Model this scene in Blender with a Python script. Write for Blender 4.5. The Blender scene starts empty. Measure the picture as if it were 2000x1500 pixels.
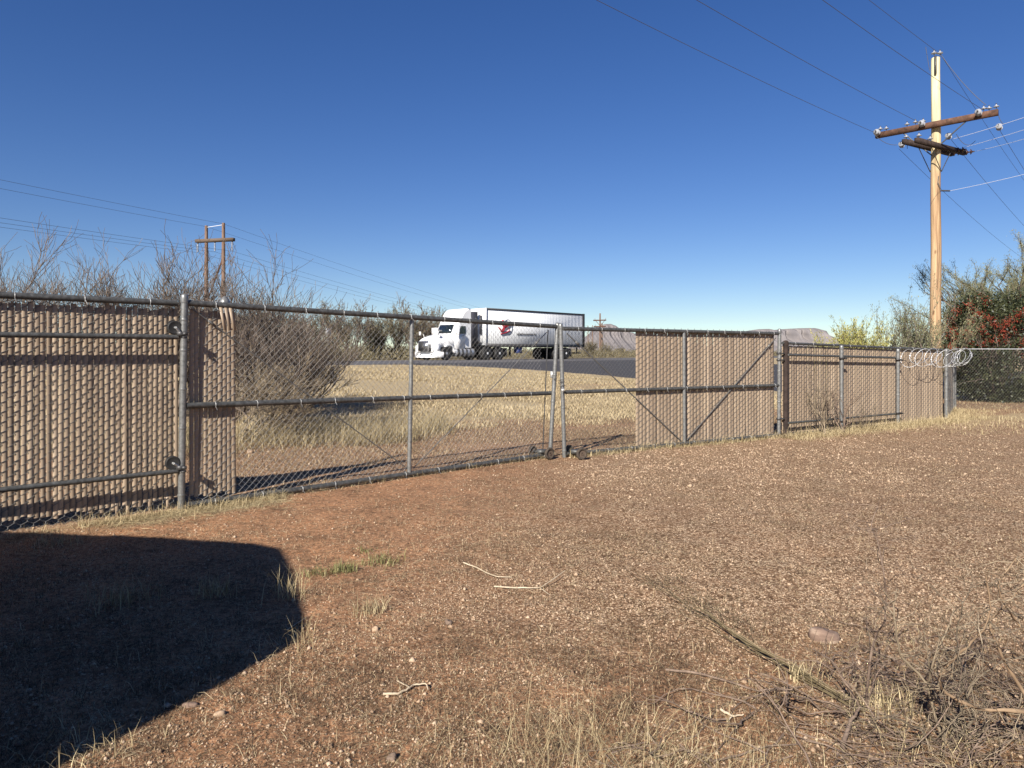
import bpy, math, random
import numpy as np
from mathutils import Vector, Matrix

C = bpy.context.scene.collection
scene = bpy.context.scene
R = math.radians

# ------------------------------------------------------------------ camera, sky, sun
F = 1390.0            # focal length of the photograph in its own 2000 px
HY = 690.0            # horizon row
EYE = 1.5
cam_d = bpy.data.cameras.new("camera")
cam = bpy.data.objects.new("camera", cam_d)
C.objects.link(cam)
cam.location = (0, 0, EYE)
cam.rotation_euler = (R(90), 0, 0)
cam_d.sensor_width = 36.0
cam_d.lens = 36.0 * F / 2000.0
cam_d.shift_y = (HY - 750.0) / 2000.0
cam_d.clip_start = 0.05
cam_d.clip_end = 30000
scene.camera = cam

SUN_EL = 32.0
SUN_H = (0.43, 0.903)           # horizontal travel of the light
world = bpy.data.worlds.new("World")
scene.world = world
world.use_nodes = True
wn = world.node_tree
bg = wn.nodes["Background"]
sky = wn.nodes.new("ShaderNodeTexSky")
sky.sky_type = 'NISHITA'
sky.sun_disc = False
sky.sun_elevation = R(SUN_EL)
sky.sun_rotation = math.atan2(-SUN_H[0], -SUN_H[1])
sky.altitude = 1400
sky.air_density = 1.0
sky.dust_density = 0.0
sky.ozone_density = 3.0
hs = wn.nodes.new("ShaderNodeHueSaturation")
hs.inputs["Saturation"].default_value = 1.27
hs.inputs["Hue"].default_value = 0.517
wn.links.new(sky.outputs[0], hs.inputs["Color"])
gm_ = wn.nodes.new("ShaderNodeGamma")
gm_.inputs[1].default_value = 0.92
wn.links.new(hs.outputs[0], gm_.inputs[0])
wn.links.new(gm_.outputs[0], bg.inputs[0])
bg.inputs[1].default_value = 0.062
sun_d = bpy.data.lights.new("sun", 'SUN')
sun_d.energy = 5.0
sun_d.angle = R(0.5)
sun_d.color = (1.0, 0.94, 0.86)
sun = bpy.data.objects.new("sun", sun_d)
C.objects.link(sun)
sv = Vector((SUN_H[0] * math.cos(R(SUN_EL)), SUN_H[1] * math.cos(R(SUN_EL)), -math.sin(R(SUN_EL))))
sun.rotation_euler = sv.to_track_quat('-Z', 'Y').to_euler()
sun.location = (-20, -30, 40)
scene.view_settings.view_transform = 'Standard'
scene.view_settings.look = 'None'
scene.view_settings.exposure = 0.9
scene.view_settings.gamma = 1.0
scene.render.engine = 'CYCLES'
try:
    scene.cycles.max_bounces = 5
    scene.cycles.diffuse_bounces = 2
    scene.cycles.transparent_max_bounces = 8
except Exception:
    pass

# ------------------------------------------------------------------ helpers
rng = np.random.default_rng(7)
rnd = random.Random(11)
WORLD = {}            # object name -> world origin of a thing


def tag(o, label=None, cat=None, group=None, kind=None):
    if label: o["label"] = label
    if cat: o["category"] = cat
    if group: o["group"] = group
    if kind: o["kind"] = kind
    return o


def thing(name, label, cat, loc=(0, 0, 0), rz=0.0, group=None):
    o = bpy.data.objects.new(name, None)
    C.objects.link(o)
    o.empty_display_size = 0.2
    o.location = loc
    o.rotation_euler = (0, 0, rz)
    WORLD[o.name] = Vector(loc)
    return tag(o, label, cat, group)


def origin(o):
    v = Vector((0, 0, 0))
    while o is not None:
        v += o.location
        o = o.parent
    return v


def nrm(v):
    v = np.asarray(v, float)
    n = np.linalg.norm(v, axis=-1, keepdims=True)
    return v / np.maximum(n, 1e-9)


class MB:
    """collects vertices and faces, links them as one mesh object"""
    def __init__(self):
        self.v = []; self.q = []; self.t = []; self.n = 0; self.ng = []
        self.mq = []; self.mt = []; self.mg = []; self.m = 0
    def _add(self, v):
        v = np.asarray(v, float).reshape(-1, 3)
        b = self.n
        self.v.append(v); self.n += len(v)
        return b
    def quads(self, v, f):
        b = self._add(v); f = np.asarray(f, int).reshape(-1, 4) + b
        self.q.append(f); self.mq.append(np.full(len(f), self.m)); return self
    def tris(self, v, f):
        b = self._add(v); f = np.asarray(f, int).reshape(-1, 3) + b
        self.t.append(f); self.mt.append(np.full(len(f), self.m)); return self
    def ngon(self, v):
        b = self._add(v); self.ng.append([b + i for i in range(len(v))]); self.mg.append(self.m); return self
    def segs(self, P0, P1, r0, r1=None, sides=4):
        P0 = np.asarray(P0, float).reshape(-1, 3); P1 = np.asarray(P1, float).reshape(-1, 3)
        n = len(P0)
        if n == 0: return self
        r0 = np.broadcast_to(np.asarray(r0, float), (n,)); r1 = r0 if r1 is None else np.broadcast_to(np.asarray(r1, float), (n,))
        d = nrm(P1 - P0)
        ref = np.where(np.abs(d[:, 2:3]) > 0.9, np.array([[1.0, 0, 0]]), np.array([[0, 0, 1.0]]))
        a = nrm(np.cross(d, ref)); b = np.cross(d, a)
        ang = np.arange(sides) * 2 * math.pi / sides
        ca, sa = np.cos(ang)[None, :, None], np.sin(ang)[None, :, None]
        off = ca * a[:, None, :] + sa * b[:, None, :]
        V = np.concatenate([P0[:, None] + off * r0[:, None, None], P1[:, None] + off * r1[:, None, None]], 1)
        k = np.arange(sides); k2 = (k + 1) % sides
        f = np.stack([k, k + sides, k2 + sides, k2], 1)
        Fq = (np.arange(n) * 2 * sides)[:, None, None] + f[None]
        return self.quads(V, Fq)
    def tube(self, pts, r, sides=8, caps=True, closed=False):
        P = np.asarray(pts, float); n = len(P)
        r = np.broadcast_to(np.asarray(r, float), (n,))
        if closed:
            tan = nrm(np.roll(P, -1, 0) - np.roll(P, 1, 0))
        else:
            tan = np.empty_like(P); tan[1:-1] = P[2:] - P[:-2]; tan[0] = P[1] - P[0]; tan[-1] = P[-1] - P[-2]; tan = nrm(tan)
        a = np.cross(tan[0], [0, 0, 1.0])
        if np.linalg.norm(a) < 0.05: a = np.array([1.0, 0, 0])
        fr = []
        for i in range(n):
            a = a - tan[i] * np.dot(a, tan[i]); a = a / max(np.linalg.norm(a), 1e-9); fr.append(a.copy())
        A = np.array(fr); B = np.cross(tan, A)
        ang = np.arange(sides) * 2 * math.pi / sides
        V = P[:, None] + (np.cos(ang)[None, :, None] * A[:, None] + np.sin(ang)[None, :, None] * B[:, None]) * r[:, None, None]
        m = n if closed else n - 1
        i = np.arange(m)[:, None]; k = np.arange(sides)[None]; k2 = (k + 1) % sides; i2 = (i + 1) % n
        f = np.stack(np.broadcast_arrays(i * sides + k, i * sides + k2, i2 * sides + k2, i2 * sides + k), -1)
        self.quads(V, f)
        if caps and not closed:
            self.ngon(V[0][::-1]); self.ngon(V[-1])
        return self
    def box(self, c, s, ax=None):
        c = np.asarray(c, float); s = np.asarray(s, float) / 2
        u = np.array([[x, y, z] for x in (-1, 1) for y in (-1, 1) for z in (-1, 1)], float) * s
        if ax is not None: u = u @ np.asarray(ax, float)
        f = [[0, 1, 3, 2], [4, 6, 7, 5], [0, 4, 5, 1], [2, 3, 7, 6], [0, 2, 6, 4], [1, 5, 7, 3]]
        return self.quads(u + c, f)
    def lathe(self, prof, c, axis, sides=16):
        """prof: list of (r, h) along axis from c"""
        c = np.asarray(c, float); d = nrm(axis)
        ref = np.array([0, 0, 1.0]) if abs(d[2]) < 0.9 else np.array([1.0, 0, 0])
        a = nrm(np.cross(d, ref)); b = np.cross(d, a)
        ang = np.arange(sides) * 2 * math.pi / sides
        ring = np.cos(ang)[:, None] * a + np.sin(ang)[:, None] * b
        V = np.array([c + d * h + ring * r for r, h in prof])
        m = len(prof) - 1
        i = np.arange(m)[:, None]; k = np.arange(sides)[None]; k2 = (k + 1) % sides
        f = np.stack(np.broadcast_arrays(i * sides + k, i * sides + k2, (i + 1) * sides + k2, (i + 1) * sides + k), -1)
        self.quads(V, f)
        if prof[0][0] > 1e-4: self.ngon(V[0][::-1])
        if prof[-1][0] > 1e-4: self.ngon(V[-1])
        return self
    def loft(self, secs, cap=True):
        """sections with equal point counts, closed rings"""
        S = np.array(secs, float); n, k = S.shape[:2]
        i = np.arange(n - 1)[:, None]; j = np.arange(k)[None]; j2 = (j + 1) % k
        f = np.stack(np.broadcast_arrays(i * k + j, i * k + j2, (i + 1) * k + j2, (i + 1) * k + j), -1)
        self.quads(S, f)
        if cap:
            self.ngon(S[0][::-1]); self.ngon(S[-1])
        return self
    def build(self, name, mats, parent=None, smooth=False, local=False, loc=None):
        if not isinstance(mats, (list, tuple)): mats = [mats]
        V = np.concatenate(self.v) if self.v else np.zeros((0, 3))
        base = Vector((0, 0, 0))
        if not local:
            if parent is not None: base = origin(parent)
            elif loc is not None: base = Vector(loc)
        V = V - np.array(base)
        loops = []; tot = []; mi = []
        if self.q:
            q = np.concatenate(self.q); loops.append(q.ravel()); tot.append(np.full(len(q), 4)); mi.append(np.concatenate(self.mq))
        if self.t:
            t = np.concatenate(self.t); loops.append(t.ravel()); tot.append(np.full(len(t), 3)); mi.append(np.concatenate(self.mt))
        if self.ng:
            loops.append(np.array([x for g in self.ng for x in g])); tot.append(np.array([len(g) for g in self.ng])); mi.append(np.array(self.mg))
        L = np.concatenate(loops).astype(np.int32); T = np.concatenate(tot).astype(np.int32); M = np.concatenate(mi).astype(np.int32)
        me = bpy.data.meshes.new(name)
        me.vertices.add(len(V)); me.vertices.foreach_set("co", V.astype(np.float32).ravel())
        me.loops.add(len(L)); me.loops.foreach_set("vertex_index", L)
        me.polygons.add(len(T)); me.polygons.foreach_set("loop_start", np.concatenate([[0], np.cumsum(T)[:-1]]).astype(np.int32))
        me.polygons.foreach_set("material_index", M)
        if smooth: me.polygons.foreach_set("use_smooth", np.ones(len(T), bool))
        me.update(calc_edges=True)
        for m in mats: me.materials.append(m)
        o = bpy.data.objects.new(name, me)
        C.objects.link(o)
        if parent is not None: o.parent = parent
        elif loc is not None: o.location = loc
        return o


def copy_tree(o, parent=None):
    c = o.copy(); C.objects.link(c); c.parent = parent
    for ch in list(o.children): copy_tree(ch, c)
    return c


def vnoise(x, y, seed=0):
    xi = np.floor(x).astype(np.int64); yi = np.floor(y).astype(np.int64)
    fx = x - xi; fy = y - yi
    fx = fx * fx * (3 - 2 * fx); fy = fy * fy * (3 - 2 * fy)
    def h(a, b):
        n = (a * 374761393 + b * 668265263 + seed * 974634777) & 0x7fffffff
        n = ((n ^ (n >> 13)) * 1274126177) & 0x7fffffff
        return ((n ^ (n >> 16)) & 0xffff) / 65535.0
    return (h(xi, yi) * (1 - fx) + h(xi + 1, yi) * fx) * (1 - fy) + (h(xi, yi + 1) * (1 - fx) + h(xi + 1, yi + 1) * fx) * fy


def fbm(x, y, seed=0, oct=4):
    s = 0; a = 0.5
    for i in range(oct):
        s = s + a * vnoise(x * 2 ** i, y * 2 ** i, seed + i * 17); a *= 0.5
    return s / 0.9375


def sstep(a, b, x):
    t = np.clip((x - a) / (b - a), 0, 1)
    return t * t * (3 - 2 * t)


# ------------------------------------------------------------------ terrain
HW_N = np.array([-0.798, 0.603])       # normal of the highway
HW_D = np.array([0.603, 0.798])        # its direction (away to the right)


def qdist(x, y):
    return x * HW_N[0] + y * HW_N[1]


def terrain(x, y, bumps=True):
    x = np.asarray(x, float); y = np.asarray(y, float)
    q = qdist(x, y)
    z = 0.93 * np.clip((q - 7.5) / 18.0, 0, 1)
    z = z + 0.0042 * np.clip(q - 60, 0, 6000)
    if bumps:
        r = np.hypot(x, y)
        z = z + 0.05 * (fbm(x * 0.5, y * 0.5, 3) - 0.5) * sstep(2, 4, r) * (q < 24)
        z = z + 0.022 * (fbm(x * 3.1, y * 3.1, 5) - 0.5) * (r < 40)
        z = z + 0.012 * (vnoise(x * 9, y * 9, 8) - 0.5) * (r < 25)
        dg = np.abs((x + 3.16) * 0.678 - (y - 6.84) * 0.7356)
    return z


def ground_at(px, py):
    """point of the ground seen at a pixel of the 2000 px photograph"""
    y = 5.0
    sx = (px - 1000) / F; sy = (HY - py) / F
    lo, hi = 0.5, 400.0
    for _ in range(60):
        y = 0.5 * (lo + hi)
        if EYE + sy * y > terrain(sx * y, y, False): lo = y
        else: hi = y
    return np.array([sx * y, y, float(terrain(sx * y, y, True))])


def at(px, py, Y):
    return np.array([(px - 1000) / F * Y, Y, EYE + (HY - py) / F * Y])


# ------------------------------------------------------------------ materials
def mat(name, base=(0.5, 0.5, 0.5), rough=0.7, metal=0.0, spec=0.3):
    m = bpy.data.materials.new(name); m.use_nodes = True
    b = m.node_tree.nodes["Principled BSDF"]
    b.inputs["Base Color"].default_value = (*base, 1)
    b.inputs["Roughness"].default_value = rough
    b.inputs["Metallic"].default_value = metal
    b.inputs["Specular IOR Level"].default_value = spec
    return m


def N(m, kind, **kw):
    n = m.node_tree.nodes.new(kind)
    for k, v in kw.items():
        if k in n.inputs: n.inputs[k].default_value = v
        else: setattr(n, k, v)
    return n


def LK(m, a, b): m.node_tree.links.new(a, b)


def ramp(m, fac, stops, interp='LINEAR'):
    n = m.node_tree.nodes.new("ShaderNodeValToRGB"); n.color_ramp.interpolation = interp
    e = n.color_ramp.elements
    while len(e) < len(stops): e.new(0.5)
    for i, (p, c) in enumerate(stops):
        e[i].position = p; e[i].color = (*c, 1)
    LK(m, fac, n.inputs[0]); return n


def noisy(name, stops, scale=8, rough=0.7, metal=0.0, stretch=(1, 1, 1), bump=0.0, detail=5, spec=0.3, island=0.0, bscale=None, bdist=0.01):
    """colour from noise in object space, optionally shifted per loose piece"""
    m = mat(name, rough=rough, metal=metal, spec=spec)
    b = m.node_tree.nodes["Principled BSDF"]
    tc = N(m, "ShaderNodeTexCoord"); mp = N(m, "ShaderNodeMapping"); mp.inputs["Scale"].default_value = stretch
    LK(m, tc.outputs["Object"], mp.inputs[0])
    nz = N(m, "ShaderNodeTexNoise", Scale=scale, Detail=detail, Roughness=0.6)
    LK(m, mp.outputs[0], nz.inputs["Vector"])
    fac = nz.outputs[0]
    if island:
        g = N(m, "ShaderNodeNewGeometry")
        mx = N(m, "ShaderNodeMix"); mx.data_type = 'FLOAT'; mx.inputs[0].default_value = island
        LK(m, fac, mx.inputs[2]); LK(m, g.outputs["Random Per Island"], mx.inputs[3]); fac = mx.outputs[0]
    r = ramp(m, fac, stops); LK(m, r.outputs[0], b.inputs["Base Color"])
    if bump:
        nb = nz
        if bscale:
            nb = N(m, "ShaderNodeTexNoise", Scale=bscale, Detail=4); LK(m, mp.outputs[0], nb.inputs["Vector"])
        bp = N(m, "ShaderNodeBump", Strength=bump, Distance=bdist); LK(m, nb.outputs[0], bp.inputs["Height"]); LK(m, bp.outputs[0], b.inputs["Normal"])
    return m


M = {}
M['galv'] = noisy("galvanised_pipe", [(0.3, (0.05, 0.05, 0.047)), (0.55, (0.1, 0.1, 0.095)), (0.8, (0.19, 0.19, 0.18))], scale=26, rough=0.5, metal=0.4, bump=0.08)
M['post'] = noisy("galvanised_post", [(0.3, (0.15, 0.15, 0.143)), (0.6, (0.25, 0.25, 0.238)), (0.85, (0.36, 0.36, 0.345))], scale=30, rough=0.42, metal=0.55, bump=0.06)
M['wire'] = mat("galvanised_wire", (0.15, 0.145, 0.135), 0.5, 0.4)
M['wire_bare'] = mat("bare_gate_wire", (0.3, 0.295, 0.28), 0.5, 0.4)
M['branch_tan'] = noisy("tan_branch", [(0.25, (0.1, 0.065, 0.038)), (0.6, (0.24, 0.165, 0.1)), (0.85, (0.36, 0.27, 0.17))], scale=14, rough=0.9, bump=0.2)
M['tie'] = mat("aluminium_tie", (0.5, 0.5, 0.48), 0.45, 0.5)
M['razor'] = mat("razor_steel", (0.46, 0.46, 0.46), 0.4, 0.45, 0.6)
M['slat'] = noisy("tan_plastic_slat", [(0.1, (0.2, 0.147, 0.103)), (0.45, (0.305, 0.231, 0.16)), (0.7, (0.37, 0.283, 0.197)), (0.92, (0.48, 0.375, 0.268))], scale=5, rough=0.5, stretch=(1, 1, 0.5), island=0.55, spec=0.35)
M['rubber'] = noisy("black_rubber", [(0.3, (0.012, 0.012, 0.013)), (0.8, (0.035, 0.033, 0.03))], scale=20, rough=0.6)
M['tyre_dusty'] = noisy("dusty_rubber", [(0.3, (0.03, 0.026, 0.022)), (0.75, (0.1, 0.075, 0.055))], scale=25, rough=0.85)
M['steel_dark'] = noisy("dark_steel", [(0.3, (0.04, 0.04, 0.042)), (0.8, (0.12, 0.115, 0.11))], scale=30, rough=0.5, metal=0.5)
M['rust'] = noisy("rusty_steel", [(0.3, (0.08, 0.055, 0.04)), (0.7, (0.18, 0.135, 0.1))], scale=40, rough=0.8, metal=0.2)
M['wood_dark'] = noisy("creosote_timber", [(0.3, (0.045, 0.026, 0.018)), (0.55, (0.115, 0.06, 0.038)), (0.8, (0.2, 0.11, 0.07))], scale=7, stretch=(1, 1, 1), rough=0.85, bump=0.3, detail=8)
M['arm_wood_post_shade'] = noisy("tarred_arm_and_post_shade", [(0.3, (0.018, 0.012, 0.01)), (0.8, (0.06, 0.04, 0.032))], scale=9, rough=0.85)
M['wood_grey'] = noisy("old_grey_brown_timber", [(0.3, (0.1, 0.06, 0.042)), (0.7, (0.25, 0.165, 0.12))], scale=9, stretch=(1, 1, 0.1), rough=0.9, bump=0.2)
M['porcelain'] = mat("white_porcelain", (0.3, 0.31, 0.33), 0.2, 0, 0.5)
M['brown_glaze'] = mat("brown_porcelain", (0.05, 0.025, 0.018), 0.25, 0, 0.5)
M['cable'] = mat("dark_cable", (0.085, 0.085, 0.09), 0.6)
M['cable_bright'] = mat("bright_aluminium_cable", (0.75, 0.76, 0.78), 0.4, 0.2)


def pole_material():
    m = mat("new_pine_pole", rough=0.75)
    b = m.node_tree.nodes["Principled BSDF"]
    tc = N(m, "ShaderNodeTexCoord"); mp = N(m, "ShaderNodeMapping"); mp.inputs["Scale"].default_value = (11, 11, 0.45)
    LK(m, tc.outputs["Object"], mp.inputs[0])
    nz = N(m, "ShaderNodeTexNoise", Scale=1.3, Detail=7, Roughness=0.65); LK(m, mp.outputs[0], nz.inputs["Vector"])
    warm = ramp(m, nz.outputs[0], [(0.32, (0.1, 0.058, 0.032)), (0.43, (0.27, 0.165, 0.088)), (0.55, (0.4, 0.265, 0.145)), (0.7, (0.52, 0.39, 0.23))])
    pale = ramp(m, nz.outputs[0], [(0.25, (0.3, 0.23, 0.11)), (0.5, (0.6, 0.55, 0.33)), (0.8, (0.72, 0.68, 0.47))])
    sp = N(m, "ShaderNodeSeparateXYZ"); LK(m, tc.outputs["Object"], sp.inputs[0])
    n2 = N(m, "ShaderNodeTexNoise", Scale=1.1, Detail=3); LK(m, tc.outputs["Object"], n2.inputs["Vector"])
    ad = N(m, "ShaderNodeMath", operation='MULTIPLY_ADD'); LK(m, n2.outputs[0], ad.inputs[0]); ad.inputs[1].default_value = 1.6; LK(m, sp.outputs[2], ad.inputs[2])
    mr = N(m, "ShaderNodeMapRange"); LK(m, ad.outputs[0], mr.inputs[0]); mr.inputs[1].default_value = 7.4; mr.inputs[2].default_value = 10.2
    mx = N(m, "ShaderNodeMix"); mx.data_type = 'RGBA'; LK(m, mr.outputs[0], mx.inputs[0]); LK(m, warm.outputs[0], mx.inputs[6]); LK(m, pale.outputs[0], mx.inputs[7])
    # knots
    mk = N(m, "ShaderNodeMapping"); mk.inputs["Scale"].default_value = (5, 5, 1.9); LK(m, tc.outputs["Object"], mk.inputs[0])
    vo = N(m, "ShaderNodeTexVoronoi", Scale=1.0); LK(m, mk.outputs[0], vo.inputs["Vector"])
    kr = ramp(m, vo.outputs["Distance"], [(0.1, (0.3, 0.22, 0.16)), (0.2, (1, 1, 1))])
    mm = N(m, "ShaderNodeMix"); mm.data_type = 'RGBA'; mm.blend_type = 'MULTIPLY'; mm.inputs[0].default_value = 0.85
    LK(m, mx.outputs[2], mm.inputs[6]); LK(m, kr.outputs[0], mm.inputs[7])
    LK(m, mm.outputs[2], b.inputs["Base Color"])
    bp = N(m, "ShaderNodeBump", Strength=0.35, Distance=0.02); LK(m, nz.outputs[0], bp.inputs["Height"]); LK(m, bp.outputs[0], b.inputs["Normal"])
    return m


M['pole'] = pole_material()
M['bark'] = noisy("mesquite_bark", [(0.3, (0.065, 0.05, 0.04)), (0.6, (0.155, 0.12, 0.095)), (0.85, (0.26, 0.215, 0.17))], scale=5, rough=0.9, island=0.5)
M['bark_pale'] = noisy("pale_twigs", [(0.25, (0.1, 0.08, 0.055)), (0.6, (0.23, 0.18, 0.12)), (0.85, (0.36, 0.29, 0.2))], scale=5, rough=0.9, island=0.6)
M['bark_olive'] = noisy("olive_twigs", [(0.25, (0.07, 0.058, 0.035)), (0.6, (0.15, 0.125, 0.08)), (0.85, (0.24, 0.205, 0.14))], scale=5, rough=0.9, island=0.6)
M['stalk'] = noisy("green_broom_stalk", [(0.2, (0.04, 0.033, 0.018)), (0.55, (0.13, 0.1, 0.052)), (0.85, (0.4, 0.31, 0.19))], scale=6, rough=0.8, island=0.5)
M['stick'] = noisy("bleached_stick", [(0.3, (0.3, 0.23, 0.15)), (0.7, (0.6, 0.5, 0.36))], scale=8, rough=0.85)
M['stick_dark'] = noisy("weathered_stick", [(0.3, (0.09, 0.06, 0.045)), (0.7, (0.26, 0.19, 0.14))], scale=12, rough=0.9)
M['weed'] = noisy("dead_weed", [(0.2, (0.035, 0.021, 0.012)), (0.6, (0.11, 0.068, 0.038)), (0.88, (0.26, 0.175, 0.1))], scale=3, rough=0.9, island=0.7)
M['straw'] = noisy("dry_straw", [(0.15, (0.2, 0.145, 0.075)), (0.5, (0.42, 0.33, 0.18)), (0.85, (0.6, 0.5, 0.3))], scale=1.2, rough=0.8, island=0.6)
M['straw_field'] = noisy("field_straw", [(0.15, (0.17, 0.125, 0.075)), (0.5, (0.4, 0.315, 0.185)), (0.85, (0.6, 0.5, 0.31))], scale=0.9, rough=0.8, island=0.55)
M['grass_mix'] = noisy("half_green_grass", [(0.15, (0.15, 0.12, 0.065)), (0.5, (0.32, 0.255, 0.145)), (0.85, (0.52, 0.425, 0.25))], scale=1.0, rough=0.8, island=0.65)
M['grass_green'] = noisy("green_grass", [(0.2, (0.1, 0.1, 0.035)), (0.6, (0.2, 0.19, 0.075)), (0.85, (0.36, 0.31, 0.15))], scale=3, rough=0.7, island=0.6)
M['litter'] = noisy("ground_litter", [(0.2, (0.04, 0.028, 0.017)), (0.45, (0.14, 0.095, 0.055)), (0.6, (0.34, 0.25, 0.145)), (0.95, (0.62, 0.5, 0.31))], scale=2, rough=0.85, island=0.75)
M['pebble'] = noisy("gravel_stone", [(0.12, (0.1, 0.06, 0.038)), (0.36, (0.27, 0.175, 0.108)), (0.58, (0.39, 0.275, 0.18)), (0.9, (0.5, 0.375, 0.26))], scale=60, rough=0.85, island=0.75)
M['leaf_dark'] = noisy("dark_evergreen_leaf", [(0.2, (0.014, 0.019, 0.009)), (0.55, (0.037, 0.045, 0.018)), (0.9, (0.1, 0.1, 0.04))], scale=2, rough=0.5, island=0.6, spec=0.4)
M['berry'] = noisy("red_berry", [(0.2, (0.12, 0.022, 0.014)), (0.8, (0.32, 0.06, 0.03))], scale=5, rough=0.5, island=0.6)
M['leaf_feather'] = noisy("grey_green_leaf", [(0.2, (0.085, 0.09, 0.045)), (0.6, (0.18, 0.18, 0.095)), (0.9, (0.3, 0.29, 0.16))], scale=1, rough=0.7, island=0.6)
M['leaf_yellow'] = noisy("yellow_green_leaf", [(0.2, (0.14, 0.15, 0.035)), (0.6, (0.3, 0.28, 0.075)), (0.9, (0.46, 0.4, 0.16))], scale=2, rough=0.7, island=0.6)
M['leaf_olive'] = noisy("olive_leaf", [(0.2, (0.075, 0.065, 0.036)), (0.6, (0.155, 0.13, 0.075)), (0.9, (0.25, 0.21, 0.125))], scale=1, rough=0.8, island=0.6)
M['asphalt'] = noisy("worn_asphalt", [(0.3, (0.075, 0.07, 0.07)), (0.7, (0.125, 0.118, 0.115))], scale=3, rough=0.9, bump=0.1)
M['asphalt_new'] = noisy("dark_asphalt", [(0.3, (0.034, 0.032, 0.033)), (0.7, (0.062, 0.058, 0.058))], scale=4, rough=0.9, bump=0.1)
M['line_white'] = noisy("road_paint", [(0.3, (0.14, 0.14, 0.135)), (0.6, (0.3, 0.3, 0.29))], scale=6, rough=0.7)
M['truck_white'] = noisy("white_paint", [(0.25, (0.6, 0.585, 0.56)), (0.45, (0.78, 0.775, 0.76)), (0.7, (0.84, 0.84, 0.83))], scale=2.2, rough=0.3, spec=0.5, detail=8)
M['trailer_skin'] = noisy("trailer_skin", [(0.3, (0.68, 0.69, 0.695)), (0.7, (0.76, 0.77, 0.77))], scale=3, rough=0.4, stretch=(3, 1, 0.2), spec=0.5)
M['alu'] = noisy("polished_aluminium", [(0.3, (0.45, 0.46, 0.48)), (0.7, (0.62, 0.63, 0.65))], scale=8, rough=0.35, metal=0.6)
M['chrome'] = mat("chrome", (0.6, 0.6, 0.6), 0.2, 0.9)
M['glass'] = mat("dark_glass", (0.012, 0.018, 0.022), 0.08, 0, 0.6)
M['black'] = mat("black_frame", (0.015, 0.015, 0.017), 0.6)
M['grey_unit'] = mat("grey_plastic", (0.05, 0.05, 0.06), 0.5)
M['red'] = mat("red_lettering", (0.36, 0.012, 0.03), 0.5)
M['navy'] = mat("blue_plastic", (0.05, 0.07, 0.19), 0.5)
M['rock'] = noisy("layered_rock", [(0.3, (0.1, 0.065, 0.048)), (0.5, (0.2, 0.135, 0.1)), (0.65, (0.42, 0.32, 0.235))], scale=5, stretch=(1, 1, 4), rough=0.9, bump=0.4)
M['stucco'] = noisy("brown_stucco", [(0.3, (0.3, 0.2, 0.13)), (0.7, (0.4, 0.28, 0.19))], scale=30, rough=0.9, bump=0.3)
M['sign_back'] = mat("sign_aluminium", (0.5, 0.51, 0.52), 0.4, 0.4)


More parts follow.
